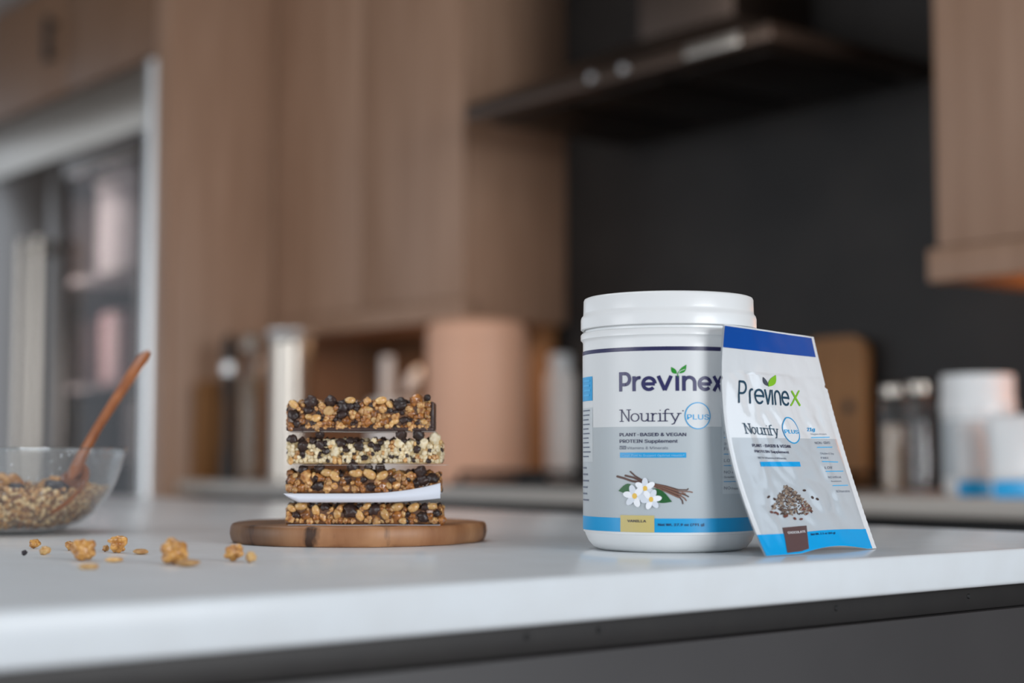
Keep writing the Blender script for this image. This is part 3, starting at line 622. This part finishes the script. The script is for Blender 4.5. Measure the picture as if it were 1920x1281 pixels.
def stext(s, b0, b1, top, m, bold=.0, lift=.0005): V, Fc = glyphs(s, bold); return patch2d('lettering', saff(norm(V), b0, b1, top), Fc, SL, m, front, .02, lift, 4 if bold else 1)
def sshape(name, P, m, lift=.0005): return patch2d(name, [suv(x, y) for x, y in P[0]], P[1], SL, m, front, .02, lift)
vg = suv(1450, 821.5)[1]; vb = suv(1535, 995)[1]
sgrid('grey_field', .035, .965, vb, vg, M['filmgrey'], front, .00015, 60, 80)
sgrid('blue_band', .0, .97, 0.001, vb, M['filmcyan'], front, .0003, 60, 30)
v1 = suv(1366, 650)[1]; v2 = suv(1500, 669)[1]
sgrid('navy_band', .004, .965, (v1+v2)/2, .992, M['filmroyal'], front, .0003, 60, 24)
for n_, pts in (('lettering', thin_previne()),):
    V, Fc = strokes(pts, .105); patch2d(n_, saff(V, (1383.5,754), (1480.5,760), (1384.5,715), 4.06), Fc, SL, M['teal'], front, .02, .0005)
V, Fc = strokes([[(0,0),(.62,.72)], [(.02,.70),(.72,0)]], .10); patch2d('lettering', saff(V, (1482.5,760), (1499,760), (1484,723), .72), Fc, SL, M['lgreen'], front, .02, .0005)
z4 = lambda x, y: (1340+x/5.57, 590+y/5.57)
sshape('leaf', leaf2d(*z4(552,745), *z4(500,650), 7, bend=-1), M['slate']); sshape('leaf', leaf2d(*z4(556,752), *z4(632,630), 12.5, bend=1.5), M['lgreen'], .0006)
V, Fc = strokes(nl, .085); patch2d('lettering', saff(V, (1397,812.5), (1461,817), (1392,794), nx1), Fc, SL, M['teal'], front, .02, .0005)
cu, cv = suv(1482.5, 807); W_ = (BR-BL).length; H_ = (TL-BL).length
patch2d('ring_fill', *disc2d(cu, cv, .0092/W_, .0092/H_, 40), SL, M['film'], front, .02, .0003)
patch2d('plus_ring', *strokes([[(cu+.0092/W_*cos(2*pi*i/48), cv+.0092/H_*sin(2*pi*i/48)) for i in range(49)]], .0050), SL, M['cyan'], front, .02, .0006)
stext('PLUS', (1470.5,812.5), (1496.5,813.5), (1469,802.5), M['sky'], .012, .0007)
stext('PLANT-BASED & VEGAN', (1410.5,838), (1482,840), (1408.5,830), M['ink'], .012); stext('PROTEIN Supplement', (1415,848.5), (1479,850.5), (1413,841.8), M['ink'], .010)
stext('WITH Vitamins & Minerals', (1420.5,860), (1473.5,861.5), (1419.3,855), M['smallgrey'], .004)
sshape('blue_bar', ([(1424,866),(1498.5,866),(1500.5,875),(1426,874.7)], [(0,1,2,3)]), M['filmcyan'], .0005)
for a, b in (((1520.5,820.7),(1554,820)), ((1531.8,839),(1559,838.6)), ((1541,865.5),(1570,866.5)), ((1548,884),(1579.5,883.6)), ((1561,910.6),(1588.6,910))): sshape('rule', strokes([[a, b]], 1.5), M['sky'])
stext('21g', (1513,808.5), (1527,808.5), (1512,799.5), M['cyan'], .02); stext('Vegan Protein', (1519,815.5), (1549,815.5), (1518.5,811.5), M['smallgrey'])
stext('NON-GMO', (1528,833), (1556,832.5), (1526,826.5), M['smallgrey']); stext('Gluten & Soy', (1537.5,852), (1563,852.5), (1536.5,847), M['smallgrey']); stext('FREE', (1539,860.5), (1553,860.5), (1538,855.5), M['smallgrey'])
stext('LOW', (1546.5,879.5), (1560,879), (1545,873), M['smallgrey']); stext('NO Artificial', (1553,897), (1577,896.5), (1551.5,891.5), M['smallgrey']); stext('Sweeteners', (1558,904), (1577,903.5), (1557,900), M['smallgrey']); stext('NO Preservatives', (1568,923.5), (1593,923), (1566.5,917.5), M['smallgrey'])
sshape('chocolate_box', ([(1466,989.5),(1511,985.5),(1515.5,1029),(1475,1037)], [(0,1,2,3)]), M['filmbrown'], .0006)
stext('CHOCOLATE', (1475.5,1001), (1508.5,998.3), (1474,995.3), M['white'], .014, .0009); stext('Net Wt. 2.1 oz (60 g)', (1519.6,1004.3), (1565,1001), (1518.4,998.8), M['navy'], .010, .0006)
rng = random.Random(3); z5 = lambda x, y: (1340+x/4.928, 800+y/4.928); piles = {k: [] for k in ('nib1','nib2','nib3','nib4')}
for i in range(330):
    t_ = rng.random()**.7; yy = 545 + t_*270; half = 25 + (yy-545)*.78; cxp = 665 + (yy-545)*.2; xx = cxp + rng.uniform(-1, 1)*min(half, 185)
    if yy > 760 and xx < 600: continue
    piles[rng.choice(('nib1','nib1','nib2','nib2','nib3') if xx < 800 else ('nib1','nib4','nib2','nib3'))].append(disc2d(*z5(xx, yy), rng.uniform(2.0,4.2), rng.uniform(1.0,1.9), 6, rng.uniform(-1.2,1.2)))
for xx, yy in ((495,650),(520,790),(555,795),(640,830),(660,825),(735,850),(793,855),(550,670),(900,655),(945,670),(825,590),(575,805)): piles['nib4' if yy > 700 else 'nib1'].append(disc2d(*z5(xx, yy), 3.4, 2.2, 7, rng.uniform(-1,1)))
for li, (k, ps) in enumerate(piles.items()): tag(sshape('cocoa_nib_print', joinp(*ps), M[k], .00045+.00008*li), kind='stuff')

# ------------------------------------------------------------------ wooden slice
DXC, DD, DR, DH = -.1205, 1.262, .0985, .0150
slice_ = thing('serving_board', 'round wooden slice board with bark-dark edge under the granola bars', 'board', F(DXC, DD, CT), TH)
def slice_r(a): return DR*(1 + .012*sin(2*a+.6) + .010*sin(5*a+1) + .006*sin(9*a+2) + .004*sin(17*a))
bm = bmesh.new(); N = 120; rows = []
for k, (z, s) in enumerate(((0,.955),(.0006,.975),(.003,.99),(.0075,1.0),(.0125,.995),(.0143,.985),(.0150,.972),(.0150,.6))):
    rows.append([bm.verts.new((slice_r(2*pi*i/N)*s*cos(2*pi*i/N)*1.0, slice_r(2*pi*i/N)*s*sin(2*pi*i/N), z + (.0004*noise.noise(Vector((i*.3, k, 0))) if 0 < k < 6 else 0))) for i in range(N)])
for a, b in zip(rows, rows[1:]):
    for i in range(N): bm.faces.new((a[i], a[(i+1)%N], b[(i+1)%N], b[i]))
bm.faces.new(rows[0][::-1]); bm.faces.new(rows[-1]); fin(bm, 'wood_slice', M['slab'], slice_, True, 40)

# ------------------------------------------------------------------ granola bars
def lumpy(name, seed, lumps, m, sub=2, flat=1.0, spread=.55):
    """one closed surface: the outline of several overlapping balls seen from their middle"""
    r_ = random.Random(seed); B = [(Vector((0,0,0)), .62)]
    for _ in range(lumps):
        v = Vector((r_.gauss(0,1), r_.gauss(0,1), r_.gauss(0,1))).normalized()*spread*r_.uniform(.7,1.1); B.append((v, r_.uniform(.20,.42)))
    bm = bmesh.new(); bmesh.ops.create_icosphere(bm, subdivisions=sub, radius=1)
    for v in bm.verts:
        d = v.co.normalized(); best = .3
        for c, q in B:
            b_ = d.dot(c); disc = b_*b_ - c.length_squared + q*q
            if disc > 0: best = max(best, b_+sqrt(disc))
        v.co = d*best; v.co.z *= flat
    me = bpy.data.meshes.new(name); bm.to_mesh(me); bm.free(); me.shade_smooth(); me.materials.append(m); return me
def ellip(name, m, sx, sy, sz, seed=0, groove=0, sub=2, nz=.06, tip=0):
    bm = bmesh.new(); bmesh.ops.create_icosphere(bm, subdivisions=sub, radius=1)
    for v in bm.verts:
        p = v.co.copy(); k = 1 + nz*noise.noise(p*2 + Vector((seed*7.3, 0, 0)))
        if groove: k *= 1 - groove*math.exp(-(p.z/.18)**2)*(p.y < 0)
        if tip: z = p.z; f = (1-.5*max(0, z)**1.2); p.x *= f; p.y *= f; p.z = z*(1+.25*max(0, z)) if z > 0 else max(z, -.55)
        v.co = Vector((p.x*sx, p.y*sy, p.z*sz))*k
    me = bpy.data.meshes.new(name); bm.to_mesh(me); bm.free(); me.shade_smooth(); me.materials.append(m); return me
def billow(name, seed, m, sub=3, f1=1.3, f2=2.7, a1=.36, a2=.20, flat=.85):
    bm = bmesh.new(); bmesh.ops.create_icosphere(bm, subdivisions=sub, radius=1); q = Vector((seed*5.17, seed*2.3, 1.1))
    for v in bm.verts:
        p = v.co.normalized(); r_ = .50 + a1*sqrt(min(1, 1.7*abs(noise.noise(p*f1+q)))) + a2*sqrt(min(1, 1.7*abs(noise.noise(p*f2-q)))) + .04*noise.noise(p*7+q)
        v.co = Vector((p.x, p.y*.9, p.z*flat))*r_
    me = bpy.data.meshes.new(name); bm.to_mesh(me); bm.free(); me.shade_smooth(); me.materials.append(m); return me
PUFF = [billow('puffed_grain', s, M['puff']) for s in range(6)] + [billow('puffed_grain', s+9, M['puff3']) for s in range(4)] + [lumpy('puffed_grain', s, 7, M['puff'], 3, .9, .5) for s in range(2)]
PUFF2 = [billow('puffed_grain', s+20, M['puff2'], 3, 1.6, 3.6) for s in range(6)] + [billow('puffed_grain', 31, M['puff'])]
NUT = [ellip('peanut', M['nut'], 1.0, .62, .62, s, .12) for s in range(3)]; SEED = [ellip('seed', M['seed'], 1.0, .35, .82, s, 0, 2, .04) for s in range(2)]
CHIP = [ellip('chocolate_chip', M['choc'], .92, .92, .92, s, 0, 3, .24, 1) for s in range(4)]; LUMP = [billow('chocolate_lump', s+50, M['choc'], 3, 1.1, 2.3, .30, .22, .88) for s in range(5)]
def put(name, me, par, loc, sc, rot):
    o = bpy.data.objects.new(name, me); COL.objects.link(o); o.parent = par; o.location = loc; o.scale = (sc,)*3 if isinstance(sc, float) else sc; o.rotation_euler = rot; return o
BD = 1.195                                        # distance of the bars' faces from the lens
BXC = (672-960)/3000*BD
def bx(zx): return ((420+zx/3.84)-960)/3000*BD - BXC
def bz(zy): return HC + (860-(720+zy/3.84))*BD/3000 - CT
mm = BD/3000/3.84                                 # one unit of the close-up, in metres
def granola_bar(label, x0, x1, ztop, zbot, feats, pale, seed, dep=.036, choc_bottom=False, choc_end=False):
    rg = random.Random(seed); X0, X1, Z0, Z1 = bx(x0), bx(x1), bz(zbot), bz(ztop); cx = (X0+X1)/2; L = X1-X0; H = Z1-Z0-.0035
    t = thing('granola_bar', label, 'granola bar', F(BXC+cx, BD+dep/2, CT+Z0), TH, 'stacked granola bars')
    bm = bmesh.new(); bmesh.ops.create_cube(bm, size=1); bmesh.ops.subdivide_edges(bm, edges=bm.edges[:], cuts=7, use_grid_fill=True)
    for v in bm.verts:
        p = Vector((v.co.x*(L-.004), v.co.y*(dep-.004), (v.co.z+.5)*(H-.0015))); n_ = noise.noise_vector(p*160 + Vector((seed, 0, 0)))*.0016
        if v.co.z < -.49: n_.z = 0
        v.co = p + n_
    fin(bm, 'bar_body', M['syrup2'] if pale else M['syrup'], t, True)
    if choc_bottom: box('chocolate_base', M['choc_base'], (-L/2+.001, -dep/2-.0005, -.0002), (L/2-.0005, dep/2, .0026), t, .0011)
    if choc_end: box('chocolate_end', M['choc_base'], (L/2-.0035, -dep/2+.0015, .0004), (L/2-.0003, dep/2, H+.0005), t, .0012)
    taken = []
    for kind, zx, zy, s in feats:
        x, z, s = bx(zx)-cx, bz(zy)-Z0, s*mm*(.90 if kind == 'c' else 1.06 if kind == 'l' else 1); z = max(z, s*.55); y = -dep/2+.0022; s *= .97
        if kind == 'c': put('chocolate_chip', rg.choice(CHIP), t, (x, y+s*.15, z), s, (rg.uniform(.9,1.9), rg.uniform(-.5,.5), rg.uniform(-.5,.5)))
        if kind == 'l': put('chocolate_lump', rg.choice(LUMP), t, (x, y+s*.25, z), s, (rg.uniform(-.4,.4), rg.uniform(-.5,.5), rg.uniform(-.5,.5)))
        if kind == 'n': put('peanut', rg.choice(NUT), t, (x, y, z), s, (0, rg.uniform(-.7,.7), rg.uniform(-.3,.3)))
        if kind == 'v': put('peanut', rg.choice(NUT), t, (x, y, z), s, (0, rg.uniform(.9,1.9), rg.uniform(-.2,.2)))
        if kind == 't': put('seed', rg.choice(SEED), t, (x, y-.001, z), s, (0, rg.uniform(-.3,.3), 0))
        if kind == 'p': put('puffed_grain', rg.choice(PUFF2 if pale else PUFF), t, (x, y+s*.3, z), s*1.15, (rg.random()*6, rg.random()*6, rg.random()*6))
        taken.append((x, z, s))
    P_ = PUFF2 if pale else PUFF; st = .0029 if pale else .0031
    def fill(x, y, z, big):
        k = rg.random(); s = rg.uniform(.0020,.0036)*(1.3 if big else 1)*(.85 if pale else 1)
        rot = (rg.random()*6, rg.random()*6, rg.random()*6)
        if k < .79: put('puffed_grain', rg.choice(P_), t, (x, y, z), s, rot)
        elif k < .91: put('chocolate_lump', rg.choice(LUMP), t, (x, y, z), s*1.05, rot)
        elif k < .96: put('peanut', rg.choice(NUT), t, (x, y, z), s*1.15, rot)
        else: put('seed', rg.choice(SEED), t, (x, y, z), s, rot)
    nx, nz = int(L/st), max(3, int(H/(st*.92)))
    for i in range(nx):
        for j in range(nz):
            x = -L/2+.002+(i+.5+rg.uniform(-.35,.35)+(.5 if j % 2 else 0))*(L-.006)/nx; z = .0024+(j+rg.uniform(-.2,.2))*(H-.0045)/(nz-1)
            if z < .0017: z = .0019
            if any(math.hypot(x-a, z-b) < c*.88 for a, b, c in taken): continue
            fill(x, -dep/2+rg.uniform(.0010,.0022), z, False)
    st2 = .0068
    for i in range(int(L/st2)):                    # top, coarser
        for j in range(int(dep/st2)):
            x = -L/2+(i+.5+rg.uniform(-.3,.3))*st2; y = -dep/2+.003+(j+.5+rg.uniform(-.3,.3))*st2
            if rg.random() < .25: put('chocolate_chip', rg.choice(CHIP), t, (x, y, H-.0005), rg.uniform(.0026,.0034), (rg.uniform(-.3,.3), rg.uniform(-.3,.3), 0))
            else: fill(x, y, H-.0012, True)
    for sx in (-1, 1):                             # ends
        if choc_end and sx > 0: continue
        for i in range(7):
            for j in range(nz): fill(sx*(L/2-.0022), -dep/2+.003+(i+.5+rg.uniform(-.3,.3))*dep/7.4, .0024+(j+rg.uniform(-.2,.2))*(H-.0045)/(nz-1), False)
    return t
f1 = [('l',625,128,62),('l',605,190,50),('l',500,225,58),('l',520,285,44),('c',765,125,55),('l',860,165,62),('l',845,225,52),('l',905,160,48),('t',752,195,46),('n',655,250,50),('n',905,120,44),('n',500,150,46),
      ('l',1265,150,66),('l',1292,262,42),('c',955,272,24),('c',1462,100,34),('l',700,255,32),('p',1030,130,48),('n',1130,120,48),('p',1140,180,46),('p',1040,275,46),('p',1150,278,44),('n',1440,275,36),('p',880,265,46),('p',1080,215,40),('p',1380,120,54),('p',1420,190,44),('p',1350,215,40),('p',990,200,40),('l',1195,190,36),('p',560,270,34),('n',1230,270,38)]
f2 = [('c',570,450,58),('c',690,440,46),('c',880,475,40),('l',735,485,42),('l',1100,465,48),('l',970,450,52),('l',840,425,46),('l',1390,470,42),('l',490,400,46),('l',1010,530,36),('l',640,415,36),('l',1290,410,36),('l',1060,440,36),('p',800,490,46),('p',1260,430,50),('l',690,530,26),('c',690,365,42),('c',1275,365,54),('c',1400,365,54),('l',1345,530,22),('p',1520,400,52),('p',1440,430,44),('l',905,415,40)]
f3 = [('c',892,690,42),('l',680,735,56),('l',1060,745,48),('l',1430,690,66),('l',1500,680,52),('l',1390,720,44),('p',590,665,56),('n',950,640,56),('n',1050,650,58),('n',1140,660,52),('n',800,665,52),('n',740,640,48),('c',690,610,50),('c',930,600,56),('c',1040,600,38),('c',1125,605,46),('c',1415,630,56),('p',490,690,42),('p',480,750,40),('p',560,750,42),('p',740,750,44),('p',800,735,40),('p',890,755,44),('p',970,710,40),('p',1140,735,44),('p',1255,665,52),('p',1240,730,44),('p',1340,735,44),('l',1210,690,38),('l',570,615,46)]
f4 = [('l',910,915,72),('l',1085,910,60),('l',730,890,44),('l',520,940,42),('v',665,910,48),('v',980,945,50),('v',1160,935,50),('n',1365,890,52),('n',1250,885,52),('n',560,880,50),('n',490,895,40),('v',820,935,48),('p',590,945,44),('p',720,955,48),('p',1250,945,54),('p',1100,985,40),('p',480,970,40),('l',1440,955,58),('l',1450,890,40),('n',1500,880,42),('l',1535,930,40),('p',1480,950,36),('p',1570,980,36),('p',1350,985,36),('p',760,985,32),('p',1210,985,32),('n',1030,880,40),('l',640,880,30)]
granola_bar('topmost granola bar of the stack with big chocolate lumps and chocolate base', 440, 1515, 100, 338, f1, False, 11, .036, True, True)
granola_bar('second granola bar from the top, pale and crumbly with chocolate chips', 445, 1575, 372, 574, f2, True, 12)
granola_bar('third granola bar from the top resting on the curled white paper', 448, 1560, 604, 784, f3, False, 13)
granola_bar('lowest granola bar of the stack lying on the wooden slice', 442, 1575, 848, 1007, f4, False, 14)
# parchment between the bars
def sheet(label, fn, nu=40, nv=14, m=None, th=.0002):
    V = [fn(i/nu, j/nv) for j in range(nv+1) for i in range(nu+1)]; n = nu+1
    base = F(BXC, BD+.018, CT+fn(.5,.5)[2]); rot = Matrix.Rotation(-TH, 3, 'Z')
    V = [Vector((x, y-.018, z-fn(.5,.5)[2])) for x, y, z in V]
    o = raw('parchment_sheet', V, [(j*n+i, j*n+i+1, j*n+n+i+1, j*n+n+i) for j in range(nv) for i in range(nu)], m or M['paper'])
    md = o.modifiers.new('thickness', 'SOLIDIFY'); md.thickness = th; md.offset = 0
    o.location = base; o.rotation_euler = (0, 0, TH); return tag(o, label, 'paper', 'parchment sheets between the bars')
a0, a1 = bx(452), bx(1520)
sheet('flat parchment sheet under the topmost granola bar', lambda u, v: (a0+(a1-a0)*u, .0005+.036*v, bz(345)+.0002*sin(9*u)), m=M['paper2'])
a2, a3 = bx(446), bx(1605)
sheet('flat parchment sheet with a corner sticking out under the pale second bar', lambda u, v: (a2+(a3-a2)*u, -.0012+.037*v, bz(583)-.0002+.0012*max(0,u-.93)*sin(v*3)), m=M['paper2'])
def curl(u, v):
    x = bx(446)+(bx(1562)-bx(446))*u; ztop = bz(788)+ (bz(712)-bz(788))*max(0, (u-.45)/.55)**2.2; zb_ = bz(790)-(bz(790)-bz(850))*min(1, u/.10)**.7 if u < .1 else bz(850)+(bz(822)-bz(850))*max(0, (u-.6)/.4)**2
    if v < .4:                                      # the front lip that hangs and curls
        k = v/.4; return (x, -.0046-.0022*sin(pi*k), zb_+(ztop-zb_)*k)
    k = (v-.4)/.6; s = min(1, k*5); return (x, -.0046+.039*k, ztop+(bz(790)-.0002-ztop)*s*s*(3-2*s))
sheet('white parchment sheet curling up at its right end below the third bar', curl, 60, 30)
sheet('flat parchment sheet between the lowest bar and the wooden slice', lambda u, v: (bx(470)+(bx(1560)-bx(470))*u, -.0025-.002*sin(u*3.1)+.04*v, .0153+.0001*sin(u*12)), m=M['paper'])

# ------------------------------------------------------------------ glass bowl of granola with a wooden spoon
BOX, BOD = -.4445, 1.40
bowl = thing('mixing_bowl', 'clear glass bowl half filled with granola at the left edge', 'bowl', F(BOX, BOD, CT), TH)
outer = [(.0,.0012),(.030,.0012),(.034,0),(.040,.0004),(.052,.0032),(.066,.0085),(.078,.0165),(.088,.0275),(.0955,.041),(.1005,.0545),(.1042,.068),(.1056,.0718)]
inner = [(.1052,.0732),(.1040,.0730),(.1022,.068),(.0985,.0545),(.0935,.042),(.086,.0292),(.076,.0188),(.064,.0112),(.050,.0062),(.030,.0045),(0,.0042)]
lathe('glass_wall', outer+inner[:1]+inner[1:], M['glass'], bowl, 96, 50)
rim = lathe('rim', [(.1056,.0718),(.1060,.0726),(.1057,.0736),(.1048,.0737),(.1040,.0730)], glass_mat('rim_glass', (.80,.84,.86), .05, 0, 2.2), bowl, 96, 50)
def inner_r(z):
    pr = sorted(((zz, r_) for r_, zz in inner)); 
    for (za, ra), (zb_, rb) in zip(pr, pr[1:]):
        if za <= z <= zb_: return ra+(rb-ra)*(z-za)/(zb_-za+1e-9)
    return .1 if z > .05 else .03
def heap_z(x, y):
    r_ = math.hypot(x, y); return .037 + .010*math.exp(-((x+.03)**2+(y+.02)**2)/.0018) - .0015*(x/.05) + .0045*noise.noise(Vector((x*45, y*45, 2)))
bm = bmesh.new(); NR, NA = 16, 64; top = []
for j in range(NR+1):
    row = []
    for i in range(NA):
        a = 2*pi*i/NA; r_ = .0885*j/NR; x, y = r_*cos(a), r_*sin(a); z = heap_z(x, y); row.append(bm.verts.new((x, y, min(z, .047))))
    top.append(row)
for a, b in zip(top[1:], top[2:]):
    for i in range(NA): bm.faces.new((a[i], a[(i+1)%NA], b[(i+1)%NA], b[i]))
bm.faces.new(top[1][::-1])
prev = top[-1]
for z in (.030, .022, .014, .009, .0065):
    row = [bm.verts.new(((inner_r(z)-.0022)*cos(2*pi*i/NA), (inner_r(z)-.0022)*sin(2*pi*i/NA), z)) for i in range(NA)]
    for i in range(NA): bm.faces.new((prev[i], prev[(i+1)%NA], row[(i+1)%NA], row[i]))
    prev = row
bm.faces.new(prev)
# loose flakes pressed to the glass and lying on the heap (nobody could count them)
def add_flake(bm, c, nrm, s, rg):
    nrm = nrm.normalized(); a = nrm.cross(Vector((rg.gauss(0,1), rg.gauss(0,1), rg.gauss(0,1)))).normalized(); b = nrm.cross(a); n = 7
    ctr = bm.verts.new(c+nrm*s*.32); ring = [bm.verts.new(c + a*s*cos(2*pi*k/n)*rg.uniform(.8,1.1) + b*s*.78*sin(2*pi*k/n)*rg.uniform(.8,1.1)) for k in range(n)]; low = bm.verts.new(c-nrm*s*.25)
    for k in range(n): bm.faces.new((ctr, ring[k], ring[(k+1)%n])); bm.faces.new((low, ring[(k+1)%n], ring[k]))
rg = random.Random(5)
g = fin(bm, 'granola', M['oat_in'], None, True); g.location = bowl.location; g.rotation_euler = (0, 0, TH)
tag(g, 'loose oat granola filling the lower half of the glass bowl', 'granola', None, 'stuff')
flk = [bmesh.new() for _ in range(3)]
for i in range(4600):
    a = rg.uniform(0, 2*pi); B_ = rg.choice(flk)
    if i < 2700:
        z = .0055+.034*rg.random()**.8; r_ = inner_r(z)-.0016; add_flake(B_, Vector((r_*cos(a), r_*sin(a), z)), Vector((cos(a), sin(a), -.6))+Vector((rg.gauss(0,.3), rg.gauss(0,.3), rg.gauss(0,.3))), rg.uniform(.0018,.0034), rg)
    else:
        r_ = .086*sqrt(rg.random()); x, y = r_*cos(a), r_*sin(a); add_flake(B_, Vector((x, y, heap_z(x, y)+rg.uniform(0,.0035))), Vector((rg.gauss(0,.7), rg.gauss(0,.7), 1)), rg.uniform(.0022,.0040), rg)
for B_, c_, nm in zip(flk, ((232,200,150),(200,150,94),(140,92,54)), ('pale','golden','toasted')):
    o = fin(B_, 'oat_flakes', mat('flake_'+nm, c_, .5, coat=.15)); o.location = bowl.location; o.rotation_euler = (0, 0, TH); tag(o, f'{nm} rolled oat flakes of the granola in the glass bowl', 'granola', None, 'stuff')
CL = [lumpy('granola_cluster', 40+s, 26, M['cluster'], 4, .8, .74) for s in range(5)]
bowl_m = Matrix.Translation(bowl.location) @ Matrix.Rotation(TH, 4, 'Z')
for i, (x, y, s, lab) in enumerate(((-.012,-.035,.0125,'big golden granola cluster in the bowl at the picture edge'), (.018,-.045,.0135,'golden granola cluster in the bowl left of the spoon'), (.056,-.038,.0125,'granola cluster in the bowl right below the wooden spoon'), (.004,-.062,.010,'small granola cluster near the front glass of the bowl'), (.072,-.005,.009,'small granola cluster at the right side of the bowl'))):
    p = bowl_m @ Vector((x, y, heap_z(x, y)+s*.25)); o = put('granola_cluster', CL[i], None, p, s, (0, 0, i*1.3)); tag(o, lab, 'granola cluster', 'granola clusters in the bowl')
for i, (x, y, s, lab) in enumerate(((.030,-.058,.0085,'black dried berry on the granola left of the spoon'), (.062,-.052,.0095,'black dried berry pressed to the glass below the spoon'), (.000,-.050,.0075,'black dried berry at the picture edge in the bowl'))):
    me = ellip('dried_berry', M['berry'], 1, .8, .7, i+2, 0, 3, .5); o = put('dried_berry', me, None, bowl_m @ Vector((x, y, heap_z(x, y)+s*.35)), s, (.4*i, .3, i)); tag(o, lab, 'berry', 'dried berries in the bowl')
# spoon
def camp(px, py, d): r_ = ray(px, py); return r_*(d/r_.dot(FW)) + UP*HC
p0 = camp(128, 905, 1.375); p1 = camp(160, 843, 1.405); p2 = camp(215, 752, 1.44); p3 = camp(277, 661, 1.475)
spoon = thing('wooden_spoon', 'brown wooden spoon standing in the granola of the glass bowl', 'spoon', p0)
hp = [p0 + (camp(141, 884, 1.385)-p0)*.25, camp(141, 884, 1.385), camp(150, 862, 1.394), p1, camp(185, 799, 1.42), p2, camp(245, 706, 1.457), camp(268, 672, 1.47), p3]
tube('handle', [q-p0 for q in hp], [.0016,.0062,.0052,.0048,.0046,.0050,.0057,.0058,.0030], M['spoon'], spoon, 14, .8)
ax = (hp[1]-p0).normalized(); side = (RT*.75-FW*.66).normalized(); side = (side-ax*side.dot(ax)).normalized(); nn = ax.cross(side)
bm = bmesh.new(); NU, NV_ = 18, 12; G1, G2 = [], []
for j in range(NU+1):
    t_ = j/NU; w = .0225*(sin(pi*min(1, t_*.93+.06))**.75); row1, row2 = [], []
    for i in range(NV_+1):
        s = -1+2*i/NV_; dz = .0085*(1-s*s)*(sin(pi*t_)**.7)
        c = ax*(.022-.058*t_) + side*(w*s)
        row1.append(bm.verts.new(c + nn*dz - nn*.0002)); row2.append(bm.verts.new(c + nn*(dz+.0022) ))
    G1.append(row1); G2.append(row2)
for G, flip in ((G1, 0), (G2, 1)):
    for j in range(NU):
        for i in range(NV_):
            q = (G[j][i], G[j][i+1], G[j+1][i+1], G[j+1][i]); bm.faces.new(q[::-1] if flip else q)
for j in range(NU):
    for i in (0, NV_): bm.faces.new((G1[j][i], G1[j+1][i], G2[j+1][i], G2[j][i]))
for i in range(NV_):
    for j in (0, NU): bm.faces.new((G1[j][i], G1[j][i+1], G2[j][i+1], G2[j][i]))
fin(bm, 'spoon_bowl', M['spoon'], spoon, True, 60)

# ------------------------------------------------------------------ crumbs on the worktop
CR = [('c',46,1045,13,'berry','tiny dark crumb farthest left on the worktop'), ('c',65,1032,24,'cluster','golden crumb lying behind the two dark crumbs at the left'), ('c',84,1044,22,'nut','brown crumb right of the tiny dark crumb'),
      ('c',131,1036,22,'cluster','small golden crumb behind the left granola cluster'), ('k',157,1055,48,'puff','knobbly granola cluster left of the ring-shaped one'), ('f',166,1071,38,'nut','brown nut piece nearest the lens in front of the left cluster'),
      ('k',219,1040,36,'puff','ring-like granola cluster in the middle of the crumbs'), ('c',198,1038,16,'cluster','small golden crumb touching the ring-like cluster'), ('f',214,1058,32,'nut','flat brown nut piece in front of the ring-like cluster'),
      ('f',264,1043,34,'oat','flat oat flake lying right of the ring-like cluster'), ('k',328,1062,54,'puff','largest granola cluster on the open worktop'), ('f',352,1066,44,'oat','thin oat flake beside the largest cluster on the worktop'),
      ('k',438,1056,36,'puff','granola cluster on the worktop nearest the wooden slice'), ('c',470,1059,26,'nut','brown crumb right of the cluster nearest the wooden slice')]
for i, (k, px, py, w, m, lab) in enumerate(CR):
    P = on_top(px, py-3); d = P.dot(FW); s = w/3000*d/2
    if k == 'k': me = lumpy('granola_cluster', 60+i, 24, M['cluster'], 4, .88, .76); nm, hz = 'granola_cluster', .66
    elif k == 'f': me = ellip('oat_flake' if m == 'oat' else 'nut_piece', M[m], 1, .75, .30, i, 0, 2, .25); nm, hz = me.name.split('.')[0], .27
    else: me = billow('granola_crumb', 60+i, M[m], 3); nm, hz = 'granola_crumb', .6
    zmin = min(v.co.z for v in me.vertices); sc = s/.95
    o = put(nm, me, None, P + UP*(-zmin*sc), sc, (0, 0, i*2.1)); tag(o, lab, 'crumb' if k == 'c' else 'granola cluster' if k == 'k' else 'flake', 'granola crumbs on the worktop')
